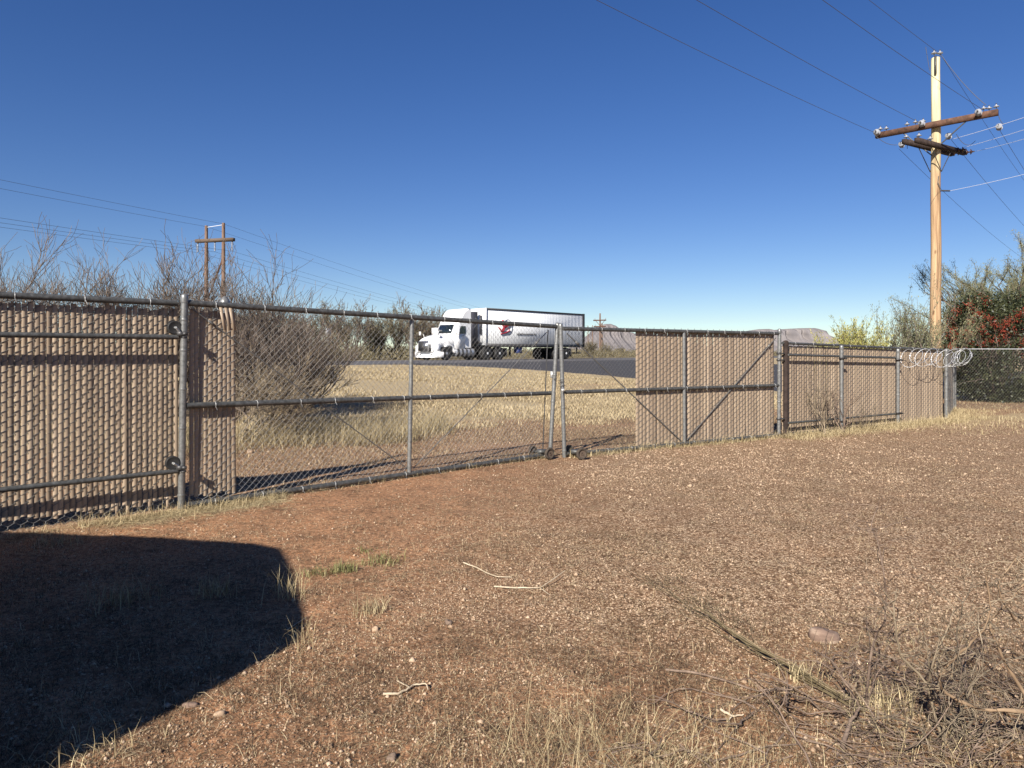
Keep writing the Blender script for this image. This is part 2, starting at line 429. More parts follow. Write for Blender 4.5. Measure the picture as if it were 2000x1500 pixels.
def ground_material():
    m = mat("desert_soil", rough=0.95, spec=0.15)
    b = m.node_tree.nodes["Principled BSDF"]
    tc = N(m, "ShaderNodeTexCoord"); at_ = N(m, "ShaderNodeVertexColor", layer_name="zone")
    sp = N(m, "ShaderNodeSeparateColor"); LK(m, at_.outputs[0], sp.inputs[0])
    n1 = N(m, "ShaderNodeTexNoise", Scale=2.1, Detail=9, Roughness=0.74); LK(m, tc.outputs["Object"], n1.inputs["Vector"])
    n2 = N(m, "ShaderNodeTexNoise", Scale=24, Detail=6, Roughness=0.75); LK(m, tc.outputs["Object"], n2.inputs["Vector"])
    soil = ramp(m, n1.outputs[0], [(0.3, (0.14, 0.075, 0.042)), (0.46, (0.28, 0.155, 0.086)), (0.6, (0.38, 0.19, 0.096)), (0.74, (0.46, 0.29, 0.165))])
    fine = ramp(m, n2.outputs[0], [(0.36, (0.28, 0.25, 0.22)), (0.5, (0.9, 0.88, 0.85)), (0.64, (1.5, 1.45, 1.35))])
    mu = N(m, "ShaderNodeMix"); mu.data_type = 'RGBA'; mu.blend_type = 'MULTIPLY'; mu.inputs[0].default_value = 0.85
    LK(m, soil.outputs[0], mu.inputs[6]); LK(m, fine.outputs[0], mu.inputs[7])
    # gravel: voronoi stones
    wv = N(m, "ShaderNodeTexVoronoi", Scale=62.0); LK(m, tc.outputs["Object"], wv.inputs["Vector"])
    sc = N(m, "ShaderNodeSeparateColor"); LK(m, wv.outputs["Color"], sc.inputs[0])
    stone = ramp(m, sc.outputs[0], [(0.1, (0.17, 0.105, 0.06)), (0.4, (0.35, 0.232, 0.142)), (0.7, (0.5, 0.355, 0.228)), (1.0, (0.66, 0.51, 0.35))])
    gap = ramp(m, wv.outputs["Distance"], [(0.3, (1, 1, 1)), (0.6, (0.3, 0.25, 0.2))])
    gs = N(m, "ShaderNodeMix"); gs.data_type = 'RGBA'; gs.blend_type = 'MULTIPLY'; gs.inputs[0].default_value = 0.9
    LK(m, stone.outputs[0], gs.inputs[6]); LK(m, gap.outputs[0], gs.inputs[7])
    ad = N(m, "ShaderNodeMath", operation='MULTIPLY_ADD'); LK(m, n1.outputs[0], ad.inputs[0]); ad.inputs[1].default_value = 1.3
    LK(m, sp.outputs[0], ad.inputs[2])
    gm = N(m, "ShaderNodeMapRange"); LK(m, ad.outputs[0], gm.inputs[0]); gm.inputs[1].default_value = 0.75; gm.inputs[2].default_value = 1.55
    mg = N(m, "ShaderNodeMix"); mg.data_type = 'RGBA'; LK(m, gm.outputs[0], mg.inputs[0]); LK(m, mu.outputs[2], mg.inputs[6]); LK(m, gs.outputs[2], mg.inputs[7])
    # straw
    st = ramp(m, n2.outputs[0], [(0.3, (0.17, 0.12, 0.065)), (0.5, (0.35, 0.27, 0.155)), (0.7, (0.5, 0.405, 0.24))])
    n3 = N(m, "ShaderNodeTexNoise", Scale=0.8, Detail=6, Roughness=0.7); LK(m, tc.outputs["Object"], n3.inputs["Vector"])
    a2 = N(m, "ShaderNodeMath", operation='MULTIPLY_ADD'); LK(m, n3.outputs[0], a2.inputs[0]); a2.inputs[1].default_value = 0.8; LK(m, sp.outputs[1], a2.inputs[2])
    g2 = N(m, "ShaderNodeMapRange"); LK(m, a2.outputs[0], g2.inputs[0]); g2.inputs[1].default_value = 0.6; g2.inputs[2].default_value = 1.15
    ms = N(m, "ShaderNodeMix"); ms.data_type = 'RGBA'; LK(m, g2.outputs[0], ms.inputs[0]); LK(m, mg.outputs[2], ms.inputs[6]); LK(m, st.outputs[0], ms.inputs[7])
    # far desert scrub colour
    fr = ramp(m, n3.outputs[0], [(0.35, (0.1, 0.085, 0.045)), (0.6, (0.19, 0.15, 0.085))])
    mf = N(m, "ShaderNodeMix"); mf.data_type = 'RGBA'; LK(m, sp.outputs[2], mf.inputs[0]); LK(m, ms.outputs[2], mf.inputs[6]); LK(m, fr.outputs[0], mf.inputs[7])
    LK(m, mf.outputs[2], b.inputs["Base Color"])
    hb = N(m, "ShaderNodeMath", operation='MULTIPLY_ADD'); LK(m, wv.outputs["Distance"], hb.inputs[0]); hb.inputs[1].default_value = -0.8; LK(m, n2.outputs[0], hb.inputs[2])
    bp = N(m, "ShaderNodeBump", Strength=0.6, Distance=0.008); LK(m, hb.outputs[0], bp.inputs["Height"]); LK(m, bp.outputs[0], b.inputs["Normal"])
    return m


M['ground'] = ground_material()

# ------------------------------------------------------------------ ground sheet
def fence_side(x, y):
    """positive beyond the gate line, away from the yard"""
    left = -(x + 3.16) * 0.678 + (y - 6.84) * 0.7356
    right = -(x - 0.73) * 0.533 + (y - 10.3) * 0.846
    return np.where(x < 0.65, left, right)


def zones(x, y):
    q = qdist(x, y); r = np.hypot(x, y)
    b = fence_side(x, y)
    yard = b < 0
    gx = sstep(-1.5, 1.5, x - 0.1 * (y - 6) + 1.2 * (fbm(x * .4, y * .4, 21) - .5)) * sstep(2.4, 4.2, y + 1.2 * (fbm(x * .6, y * .6, 22) - .5))
    grav = np.where(yard, 0.62 * gx + 0.2, 0.7 * sstep(6, 2.5, b))
    straw = np.where(yard, 0.28 * sstep(-1.3, -0.1, b) * (1 - sstep(-3.4, -1.5, x) * sstep(4.5, 2.5, x)) + 0.3 * sstep(13, 15, y), sstep(3.0, 5.0, b) * 0.9)
    straw = np.where(~yard & (np.abs(q - 13.4) < 0.8), straw * 0.75, straw)
    far = sstep(40, 48, q) * 1.0
    return np.clip(grav, 0, 1), np.clip(straw, 0, 1), far


def make_ground():
    n = 760; a = 3.0; bb = math.asinh(9000 / a)
    t = np.linspace(-1, 1, n); c = a * np.sinh(bb * t)
    X, Y = np.meshgrid(c + 0.5, c + 4.5, indexing='ij')
    Z = terrain(X, Y)
    V = np.stack([X, Y, Z], -1).reshape(-1, 3)
    i = np.arange(n - 1)[:, None]; j = np.arange(n - 1)[None]
    f = np.stack([i * n + j, (i + 1) * n + j, (i + 1) * n + j + 1, i * n + j + 1], -1).reshape(-1, 4)
    o = MB().quads(V, f).build("ground", M['ground'], smooth=True)
    tag(o, kind='structure')
    g, s, fr = zones(X.ravel(), Y.ravel())
    col = o.data.color_attributes.new("zone", 'FLOAT_COLOR', 'POINT')
    arr = np.stack([g, s, fr, np.ones_like(g)], -1).astype(np.float32)
    col.data.foreach_set("color", arr.ravel())


make_ground()

# ------------------------------------------------------------------ roads
def strip(name, pts_near, pts_far, m, lift, nseg=60):
    A = np.array(pts_near, float); B = np.array(pts_far, float)
    def res(P, n):
        d = np.r_[0, np.cumsum(np.linalg.norm(np.diff(P, axis=0), axis=1))]; s = np.linspace(0, d[-1], n)
        return np.stack([np.interp(s, d, P[:, k]) for k in range(2)], -1)
    a = res(A, nseg); b = res(B, nseg)
    w = np.linspace(0, 1, 9)
    G = a[:, None] * (1 - w[None, :, None]) + b[:, None] * w[None, :, None]
    Z = terrain(G[..., 0], G[..., 1], False) + lift
    Z[:, 0] -= lift + 0.08; Z[:, -1] -= lift + 0.08
    V = np.concatenate([G, Z[..., None]], -1)
    i = np.arange(nseg - 1)[:, None]; j = np.arange(8)[None]
    f = np.stack([i * 9 + j, (i + 1) * 9 + j, (i + 1) * 9 + j + 1, i * 9 + j + 1], -1)
    o = MB().quads(V, f).build(name, m, smooth=False)
    return o


def hw(t, q):
    return HW_N * q + HW_D * t


highway = tag(strip("highway", [hw(-60, 25.8), hw(400, 25.8)], [hw(-60, 40.5), hw(400, 40.5)], M['asphalt'], 0.05, 160), kind='structure')
for q0, q1 in ((28.2, 28.35), (38.2, 38.35)):
    A = np.array([hw(t, q0) for t in np.linspace(-58, 398, 120)]); B = np.array([hw(t, q1) for t in np.linspace(-58, 398, 120)])
    V = np.stack([np.c_[A, terrain(A[:, 0], A[:, 1], False) + 0.058], np.c_[B, terrain(B[:, 0], B[:, 1], False) + 0.058]], 1)
    i = np.arange(119); f = np.stack([2 * i, 2 * i + 2, 2 * i + 3, 2 * i + 1], -1)
    o = MB().quads(V, f).build("road_marking", M['line_white']); tag(o, kind='structure')
near = [ground_at(*p)[:2] for p in ((700, 712), (800, 714), (900, 717), (1000, 722), (1100, 730), (1180, 736.5), (1245, 742))]
near = [p for p in near] + [np.array([7.6, 26.0]), np.array([13, 23.2]), np.array([22, 21.5]), np.array([40, 21])]
far = [hw(qt, 31.0) for qt in np.linspace(20, 60, 7)] + [np.array([52, 60])]
side = tag(strip("side_road", near, far, M['asphalt_new'], 0.025, 90), kind='structure')

# ------------------------------------------------------------------ mesas on the horizon
def mesa(name, px0, px1, prof, Y, m, depth=900):
    """profile rows (px, py) of the skyline at distance Y, given real depth and talus slopes"""
    xs = np.linspace(px0, px1, 260)
    top = np.interp(xs, [p[0] for p in prof], [p[1] for p in prof])
    rows = []
    X = (xs - 1000) / F * Y; H = EYE + (HY - top) / F * Y
    base = terrain(X, np.full_like(X, Y), False) - 30
    for dy, k in ((-1.0, 0.0), (-0.75, .14), (-0.5, 0.3), (-0.34, .46), (-0.2, 0.62), (-.17, .76), (-0.13, 0.92), (0, 1.0), (0.5, 0.97), (1.0, 0.4), (1.3, 0.0)):
        nz = (fbm(xs * 0.11 + k * .6, xs * 0 + dy * 1.2, 31) - 0.5) * (1.6 if k < .9 else .6)
        rows.append(np.stack([X, Y + dy * depth + nz * depth * 0.25, base + (H - base) * k * (1 + (0.1 * nz if 0 < k < 1 else 0))], -1))
    G = np.array(rows); r, n = G.shape[:2]
    i = np.arange(r - 1)[:, None]; j = np.arange(n - 1)[None]
    f = np.stack([i * n + j, i * n + j + 1, (i + 1) * n + j + 1, (i + 1) * n + j], -1)
    o = MB().quads(G, f).build(name, m); return tag(o, kind='structure')


M['mesa'] = noisy("pale_mesa_rock", [(0.3, (0.16, 0.148, 0.15)), (0.6, (0.21, 0.19, 0.185)), (0.8, (0.28, 0.235, 0.21))], scale=0.006, rough=1.0, spec=0.0, stretch=(1, 1, 3), detail=8)
mesa("hills", 1085, 1400, [(1085, 690), (1130, 674), (1160, 650), (1172, 637), (1180, 633), (1192, 632.5), (1203, 636), (1215, 646), (1240, 651), (1290, 655), (1340, 664), (1400, 684)], 5200, M['mesa'])
mesa("mesa", 1385, 1720, [(1385, 690), (1440, 664), (1468, 647), (1480, 643), (1500, 642.5), (1515, 645), (1525, 643), (1560, 641), (1590, 641), (1601, 643), (1606, 652), (1630, 664), (1680, 678), (1720, 684)], 5600, M['mesa'])

# ------------------------------------------------------------------ the building behind the camera whose shadow falls into the yard
def shadow_house():
    k = 2.75 / math.tan(R(SUN_EL))
    off = np.array([SUN_H[0], SUN_H[1]]) * k
    S = [tuple(ground_at(*p)[:2]) for p in ((40, 1482), (320, 1367), (560, 1268), (584, 1252), (599, 1218), (592, 1185), (574, 1125), (560, 1090), (546, 1070), (500, 1061), (300, 1046), (0, 1038))] + [(-12, 7.6)]
    P = [np.array(s) - off for s in S]
    back = P[0] + np.array([-4.0, -4.0])
    P = [back] + P + [P[-1] + np.array([-1.5, -6.5])]
    t = thing("stucco_house", "flat roofed stucco house whose shadow darkens the near left corner of the yard", "house", (float(P[2][0]), float(P[2][1]), 0))
    m = MB(); ring = lambda z: [np.array([p[0], p[1], z]) for p in P]
    m.loft([ring(-0.2), ring(2.6)]); m.build("wall", M['stucco'], t)
    m = MB(); cen = np.mean(P, 0)
    m.loft([ring(2.603), ring(2.75)]); m.build("roof", M['stucco'], t)


shadow_house()

# ------------------------------------------------------------------ chain link, slats, pipes
def mesh_panel(mb, A, B, za, zb, ta, tb, p=0.036, r=0.0015, noff=0.005, s0=0.0, s1=None, knuckle=True, hh=None, hook=1.0):
    """woven chain link between ground points A and B (xy), bottom za..zb, top ta..tb"""
    A = np.asarray(A, float); B = np.asarray(B, float)
    Ln = np.linalg.norm(B - A); u = (B - A) / Ln; nv = np.array([u[1], -u[0]])
    s1 = Ln if s1 is None else s1
    n = int((s1 - s0) / p)
    h = 2 * (hh or p)
    P0 = []; P1 = []
    for i in range(n):
        sa = s0 + i * p
        lo = za + (zb - za) * sa / Ln; hi = ta + (tb - ta) * sa / Ln
        k = int((hi - lo) / (h / 2))
        par = i % 2
        zz = lo + np.arange(k + 1) * (h / 2)
        left = (np.arange(k + 1) + par) % 2 == 0
        ss = np.where(left, sa, sa + p) + rng.normal(0, 0.0012, k + 1)
        front = left[:-1]           # going from left up to right: front strand
        nn0 = np.where(front, noff, -noff)
        xy0 = A + np.outer(ss[:-1], u) + np.outer(nn0, nv); xy1 = A + np.outer(ss[1:], u) + np.outer(nn0, nv)
        zt = zz[:-1] + (zz[1:] - zz[:-1]) * hook
        P0.append(np.c_[xy0, zz[:-1]]); P1.append(np.c_[xy1, zt])
        if hook < 1:
            P0.append(np.c_[xy1, zt]); P1.append(np.c_[A + np.outer(ss[1:], u) - np.outer(nn0, nv), zz[1:]])
        if knuckle:
            e = np.array([[*(A + u * ss[-1] + nv * noff), zz[-1]]]); e2 = e + np.array([[u[0] * 0.006, u[1] * 0.006, 0.03]])
            P0.append(e); P1.append(e2)
    mb.segs(np.concatenate(P0), np.concatenate(P1), r, sides=4)
    return mb


def slat_panel(mb, A, B, za, zb, ta, tb, pitch, width, s0=0.0, s1=None, thick=0.006, skip=(), jit=1.0, nshift=0.0):
    A = np.asarray(A, float); B = np.asarray(B, float)
    Ln = np.linalg.norm(B - A); u = (B - A) / Ln; nv = np.array([u[1], -u[0]])
    s1 = Ln if s1 is None else s1
    n = int((s1 - s0) / pitch)
    for i in range(n):
        s = s0 + (i + 0.5) * pitch
        lo = za + (zb - za) * s / Ln + rng.normal(0, 0.008) * jit; hi = ta + (tb - ta) * s / Ln + rng.normal(0, 0.007) * jit
        for (a, b, z0) in skip:
            if a < s < b: hi = min(hi, z0)
        if hi - lo < 0.1: continue
        w = width / 2
        yaw = rng.normal(0, 0.07) * jit; lean = rng.normal(0, 0.0018) * jit
        c = A + u * s + nv * (nshift + rng.normal(0, 0.0012))
        ux = u * math.cos(yaw) + nv * math.sin(yaw); nx = np.array([ux[1], -ux[0]])
        V = []
        for z, sh in ((lo, -lean), (hi, lean)):
            cc = c + u * sh
            # hollow-tube cross section: shallow rounded front and back
            for a_, b_ in ((-w, -.1), (-w * .92, .5), (w * .92, .5), (w, -.1), (w * .92, -.5), (-w * .92, -.5)):
                q = cc + ux * a_ + nx * b_ * thick
                V.append([q[0], q[1], z])
        f = [[k, (k + 1) % 6, 6 + (k + 1) % 6, 6 + k] for k in range(6)]
        mb.quads(V, f); mb.ngon(V[6:])
    return mb


def off(A, B, n):
    A = np.asarray(A, float); B = np.asarray(B, float); u = (B - A) / np.linalg.norm(B - A)
    return A + np.array([u[1], -u[0]]) * n, B + np.array([u[1], -u[0]]) * n


tie_mesh = None


def tie(parent, pos, axis, r):
    """a loop of tie wire round a pipe; copies share one mesh"""
    global tie_mesh
    if tie_mesh is None:
        a = np.linspace(0, 2 * math.pi, 13)[:-1]
        m = MB().tube(np.stack([np.zeros(12), np.cos(a), np.sin(a)], -1), 0.095, 4, closed=True)
        m.segs([[0, -0.9, -0.5]], [[0.4, -1.2, -1.6]], 0.06)
        o = m.build("tie_wire", M['tie'], local=True)
        tie_mesh = o.data; bpy.data.objects.remove(o)
    o = bpy.data.objects.new("tie_wire", tie_mesh); C.objects.link(o)
    o.parent = parent
    o.location = Vector(pos) - origin(parent)
    o.scale = (r, r, r)
    o.rotation_euler = (rnd.uniform(-.3, .3), 0, math.atan2(axis[1], axis[0]) + rnd.uniform(-.25, .25))
    return o


def pipe(name, p, q, r, parent, m='galv', ties=0, tstep=0.45, sag=0.0, swell=True, n=9):
    p = np.asarray(p, float); q = np.asarray(q, float)
    t = np.linspace(0, 1, n)[:, None]
    pts = p + (q - p) * t
    pts[:, 2] -= sag * 4 * t[:, 0] * (1 - t[:, 0])
    o = MB().tube(pts, r, 12).build(name, M[m], parent, smooth=True)
    if ties:
        L = np.linalg.norm(q - p); u = (q - p) / L
        s = tstep * 0.6
        while s < L - 0.1:
            pos = p + u * s; pos[2] -= sag * 4 * s / L * (1 - s / L)
            tie(o, pos, u, r * 1.07); s += tstep * rnd.uniform(0.85, 1.12)
    return o


def post(name, p, q, r, parent, m='post', bands=(0.08, 0.5, 0.9), cap=True):
    p = np.asarray(p, float); q = np.asarray(q, float); d = q - p; L = np.linalg.norm(d); d = d / L
    mb = MB().lathe([(r, 0), (r, L)], p, d, 16)
    if cap:
        mb.lathe([(r * 1.09, -0.05), (r * 1.12, -0.045), (r * 1.12, 0.0), (r * 1.02, 0.02), (r * 0.6, 0.036), (0.0, 0.04)], q + d * 0.005, d, 16)
    o = mb.build(name, M[m], parent, smooth=True)
    for b in bands:
        k = MB().lathe([(r * 1.1, -0.011), (r * 1.13, -0.006), (r * 1.13, 0.006), (r * 1.1, 0.011)], p + d * (L * b), d, 16)
        k.build("tension_band", M[m], o, smooth=True)
    return o


def rod(name, p, q, r, parent, m='wire'):
    p = np.asarray(p, float); q = np.asarray(q, float); d = nrm(q - p)
    mb = MB().tube([p, q], r, 6)
    mb.lathe([(r, 0), (r * 2.2, 0.005), (r * 2.2, 0.07), (r, 0.075)], p + d * 0.2, d, 8)
    return mb.build(name, M[m], parent, smooth=True)


def P3(A, u, s, z): return np.array([A[0] + u[0] * s, A[1] + u[1] * s, z])


def small_wheel(name, c, axis, R_, w, parent, tyre='tyre_dusty'):
    axis = np.asarray(nrm(axis)); c = np.asarray(c, float)
    t = MB().lathe([(R_ * .62, -w / 2), (R_ * .9, -w / 2), (R_, -w * .28), (R_, w * .28), (R_ * .9, w / 2), (R_ * .62, w / 2), (R_ * .62, -w / 2)], c, axis, 24)
    o = t.build(name, M[tyre], parent, smooth=True)
    r = MB().lathe([(R_ * .6, -w * .32), (R_ * .35, -w * .2), (R_ * .2, -w * .55), (R_ * .2, w * .55), (R_ * .35, w * .2), (R_ * .6, w * .32)], c, axis, 20)
    r.build("rim", M['rust'], o, smooth=True)
    return o


def track_roller(c, axis, parent, postpt, r=0.066):
    c = np.asarray(c, float); ax = np.asarray(nrm(axis))
    w = MB().lathe([(0.02, -0.03), (r * .93, -0.03), (r, -0.02), (r, 0.02), (r * .93, 0.03), (r * .8, 0.026), (0.02, 0.022)], c, ax, 28)
    o = w.build("track_roller", M['rubber'], parent, smooth=True)
    pp = np.asarray(postpt, float) + np.array([0, -0.03, 0])
    MB().tube([c - ax * 0.01, c + ax * 0.06], 0.011, 8).tube([c + ax * 0.055, pp], 0.011, 8).build("axle", M['tie'], o, smooth=True)
    k = MB().lathe([(0.036, -0.02), (0.041, -0.017), (0.041, 0.017), (0.036, 0.02)], pp, (0, 0, 1), 16)
    k.box(pp + np.array([0.04, -0.02, 0.0]), (0.05, 0.02, 0.03)); k.box(pp + np.array([0.045, -0.03, -0.035]), (0.03, 0.05, 0.012))
    k.build("clamp", M['steel_dark'], o)
    return o


# ---- left rolling gate
LA = np.array([-3.16, 6.84]); LB = np.array([0.54, 10.25]); Lu = (LB - LA) / np.linalg.norm(LB - LA); Ln_ = np.array([Lu[1], -Lu[0]])
LL = np.linalg.norm(LB - LA)
SLAT_END_L = 0.555


def left_gate():
    t = thing("rolling_gate", "see-through chain link gate leaf with a narrow tan slat strip at its left post", "gate", (*LA, 0), group="two rolling gate leaves")
    post("end_post", (*(LA + np.array([-0.02, 0])), -0.05), (*(LA + np.array([0.012, 0])), 2.03), 0.032, t, bands=(0.09, 0.2, 0.4, 0.58, 0.76, 0.9))
    tp = np.array([0.655, 10.27]); bt = np.array([0.545, 10.22])
    post("end_post", (*bt, 0.02), (*tp, 1.9), 0.03, t, bands=(0.06, 0.42, 0.62, 0.86))
    a = P3(LA, Lu, 0.03, 1.985)
    pipe("top_rail", a, (tp[0] - .02, tp[1] - .02, 1.885), 0.03, t, ties=1)
    pipe("middle_rail", P3(LA, Lu, 0.03, 0.995), P3(LA, Lu, LL + .04, 0.925), 0.029, t, ties=1)
    pipe("bottom_rail", P3(LA, Lu, 0.03, 0.035), P3(LA, Lu, LL - 0.02, 0.045), 0.03, t, ties=1)
    sm = 2.627
    post("middle_post", P3(LA, Lu, sm - 0.02, 0.05), P3(LA, Lu, sm + 0.02, 1.93), 0.026, t, bands=(0.35,), cap=False)
    A, B = off(LA, LB, -0.05)
    mesh_panel(mesh_panel(MB(), A, B, 0.02, 0.03, 2.0, 1.92, s0=SLAT_END_L, s1=LL - 0.1), A, B, 0.02, 0.03, 2.0, 1.92, s0=0.06, s1=SLAT_END_L, p=0.0455, r=0.0025, noff=0.0055, hh=0.042, hook=0.55).build("wire_mesh", M['wire_bare'], t)
    sl = MB()
    slat_panel(sl, A, B, 0.1, 0.1, 1.92, 1.9, 0.0455, 0.041, s0=0.07, s1=SLAT_END_L, jit=1.6)
    # three slats pulled up in front of the top rail
    for s in (0.36, 0.41, 0.455):
        c = P3(A, Lu, s, 1.885); c[:2] += Ln_ * 0.09
        ax = np.array([[Lu[0], Lu[1], 0.06], [Ln_[0], Ln_[1], 0.12], [Lu[0] * -.12 - Ln_[0] * .18, Lu[1] * -.12 - Ln_[1] * .18, 1]]); ax = np.array([nrm(x) for x in ax])
        sl.box(c - np.array([0, 0, 0.03]), (0.032, 0.006, 0.26), ax)
    sl.build("slat", M['slat'], t)
    g = [(0.08, 1.94, 2.6, 0.1), (LL - 0.04, 1.80, 2.68, 0.1)]
    for s0, z0, s1, z1 in g:
        p = P3(LA, Lu, s0, z0); q = P3(LA, Lu, s1, z1); p[:2] -= Ln_ * 0.02; q[:2] -= Ln_ * 0.02
        rod("brace_rod", p, q, 0.006, t)
    # tension bar and clip beside the end post
    p0 = P3(A, Lu, LL - 0.09, 0.05); p1 = P3(A, Lu, LL + 0.02, 1.84)
    MB().tube([p0, p1], 0.008, 6).build("tension_bar", M['steel_dark'], t)
    MB().box(P3(LA, Lu, LL + 0.055, 1.19), (0.05, 0.05, 0.1)).build("latch_collar", M['tie'], t)
    for z, dz in ((1.50, 0), (0.39, 0)):
        pass
    # rollers riding on the track pipes of the slatted fence
    ax = nrm((0.6, -0.8, 0))
    track_roller(at(341, 640, 6.80), ax, t, (LA[0] - 0.005, LA[1] - .0, at(357, 652, 6.84)[2]))
    track_roller(at(337, 904, 6.79), ax, t, (LA[0] - 0.012, LA[1], at(357, 912, 6.84)[2]))
    # ground wheels
    wa = nrm((0.62, -0.78, 0))
    c1 = np.array([0.53, 10.05, 0.085]); c2 = np.array([0.30, 10.35, 0.08])
    small_wheel("ground_wheel", c1, wa, 0.084, 0.045, t); small_wheel("ground_wheel", c2, wa, 0.076, 0.04, t)
    MB().tube([c1, c2], 0.014, 8).box((0.42, 10.16, 0.1), (0.12, 0.12, 0.05)).build("wheel_bracket", M['galv'], t)


left_gate()

RA = np.array([0.755, 10.25]); RB = np.array([4.80, 12.80]); Ru = (RB - RA) / np.linalg.norm(RB - RA); Rn = np.array([Ru[1], -Ru[0]]); RL = np.linalg.norm(RB - RA)


def right_gate():
    t = thing("rolling_gate", "chain link gate leaf with tan slats over its right two thirds", "gate", (*RA, 0), group="two rolling gate leaves")
    post("end_post", (*RA, 0.0), (RA[0] - 0.055, RA[1], 1.89), 0.03, t, bands=(0.05, 0.38, 0.6, 0.82))
    post("end_post", (*RB, 0.0), (RB[0] + .01, RB[1], 1.9), 0.032, t, bands=(0.12, 0.33, 0.62, 0.75))
    pipe("top_rail", P3(RA, Ru, -0.03, 1.855), P3(RA, Ru, RL, 1.855), 0.029, t, ties=1)
    pipe("middle_rail", P3(RA, Ru, 0.02, 0.94), P3(RA, Ru, RL, 0.925), 0.028, t, ties=1)
    pipe("bottom_rail", P3(RA, Ru, 0.03, 0.045), P3(RA, Ru, RL, 0.035), 0.029, t, ties=1)
    sm = 2.41
    post("middle_post", P3(RA, Ru, sm, 0.05), P3(RA, Ru, sm - 0.01, 1.84), 0.027, t, bands=(), cap=False)
    A, B = off(RA, RB, -0.042)
    mesh_panel(mesh_panel(MB(), A, B, 0.03, 0.03, 1.885, 1.885, s0=0.05, s1=1.40), A, B, 0.03, 0.03, 1.885, 1.885, s0=1.40, s1=RL - 0.04, p=0.075, noff=0.0055, r=0.0034, hh=0.045, hook=0.6).build("wire_mesh", M['wire'], t)
    sl = MB()
    slat_panel(sl, A, B, 0.05, 0.05, 1.852, 1.852, 0.075, 0.0715, s0=1.40, s1=RL - 0.05, skip=((2.04, 2.11, 0.62),), jit=0.7)
    c = P3(A, Ru, 2.08, 0.78); sl.box(c + np.array([0, 0, .28]), (0.06, 0.006, 0.28), [[Ru[0], Ru[1], 0], [Rn[0], Rn[1], 0], [0, 0, 1]])
    for s in (2.12, 2.17):                         # slats slipped down to the ground
        sl.box(P3(A, Ru, s, 0.06), (0.03, 0.006, 0.2), [[Ru[0], Ru[1], 0.1], [Rn[0], Rn[1], 0], [-.1, 0, 1]])
    sl.build("slat", M['slat'], t)
    for s0, z0, s1, z1 in ((0.05, 1.79, sm - 0.04, 0.07), (RL - 0.06, 1.78, sm + 0.06, 0.08)):
        p = P3(RA, Ru, s0, z0); q = P3(RA, Ru, s1, z1); p[:2] -= Rn * 0.015; q[:2] -= Rn * 0.015
        rod("brace_rod", p, q, 0.009, t)
    wa = nrm((0.45, -0.89, 0))
    c1 = np.array([0.98, 10.02, 0.085]); c2 = np.array([0.84, 10.45, 0.08])
    small_wheel("ground_wheel", c1, wa, 0.084, 0.045, t); small_wheel("ground_wheel", c2, wa, 0.076, 0.04, t)
    MB().tube([c1, c2], 0.014, 8).box((0.93, 10.22, 0.09), (0.16, 0.1, 0.05)).build("wheel_bracket", M['galv'], t)
    # clamps that ride the track at the far end
    for z in (1.5, 1.38, 0.32):
        k = MB().lathe([(0.036, -0.02), (0.042, -0.016), (0.042, 0.016), (0.036, 0.02)], (RB[0], RB[1], z), (0, 0, 1), 14)
        k.box((RB[0] + 0.06, RB[1] + 0.03, z), (0.1, 0.03, 0.025)); k.build("track_clamp", M['steel_dark'], t)


right_gate()


def padlock():
    p = np.array([0.71, 10.2, 1.06])
    t = thing("padlock_chain", "short dark chain with padlock hooked between the two gate leaves", "padlock", tuple(p))
    m = MB()
    path = [(-.09, 0, .07), (-.03, -.02, .055), (.02, -.04, .03), (.03, -.045, -.02), (.0, -.05, -.05), (-.03, -.045, -.03), (-.02, -.05, .01)]
    for i, q in enumerate(path):
        a = np.linspace(0, 2 * math.pi, 9)[:-1]
        ring = np.stack([np.cos(a) * 0.02, (np.sin(a) * 0.011) * (i % 2), (np.sin(a) * 0.011) * ((i + 1) % 2)], -1)
        m.tube(ring + p + np.array(q), 0.004, 4, closed=True)
    m.build("chain", M['steel_dark'], t)
    b = MB().box(p + np.array([0.015, -0.055, -0.085]), (0.045, 0.022, 0.04)); b.build("lock_body", M['tie'], t)
    a = np.linspace(0, math.pi, 9); MB().tube(np.stack([np.cos(a) * 0.015 + p[0] + .015, np.full(9, p[1] - .055), np.sin(a) * 0.02 + p[2] - .065], -1), 0.004, 5).build("shackle", M['chrome'], t)


padlock()

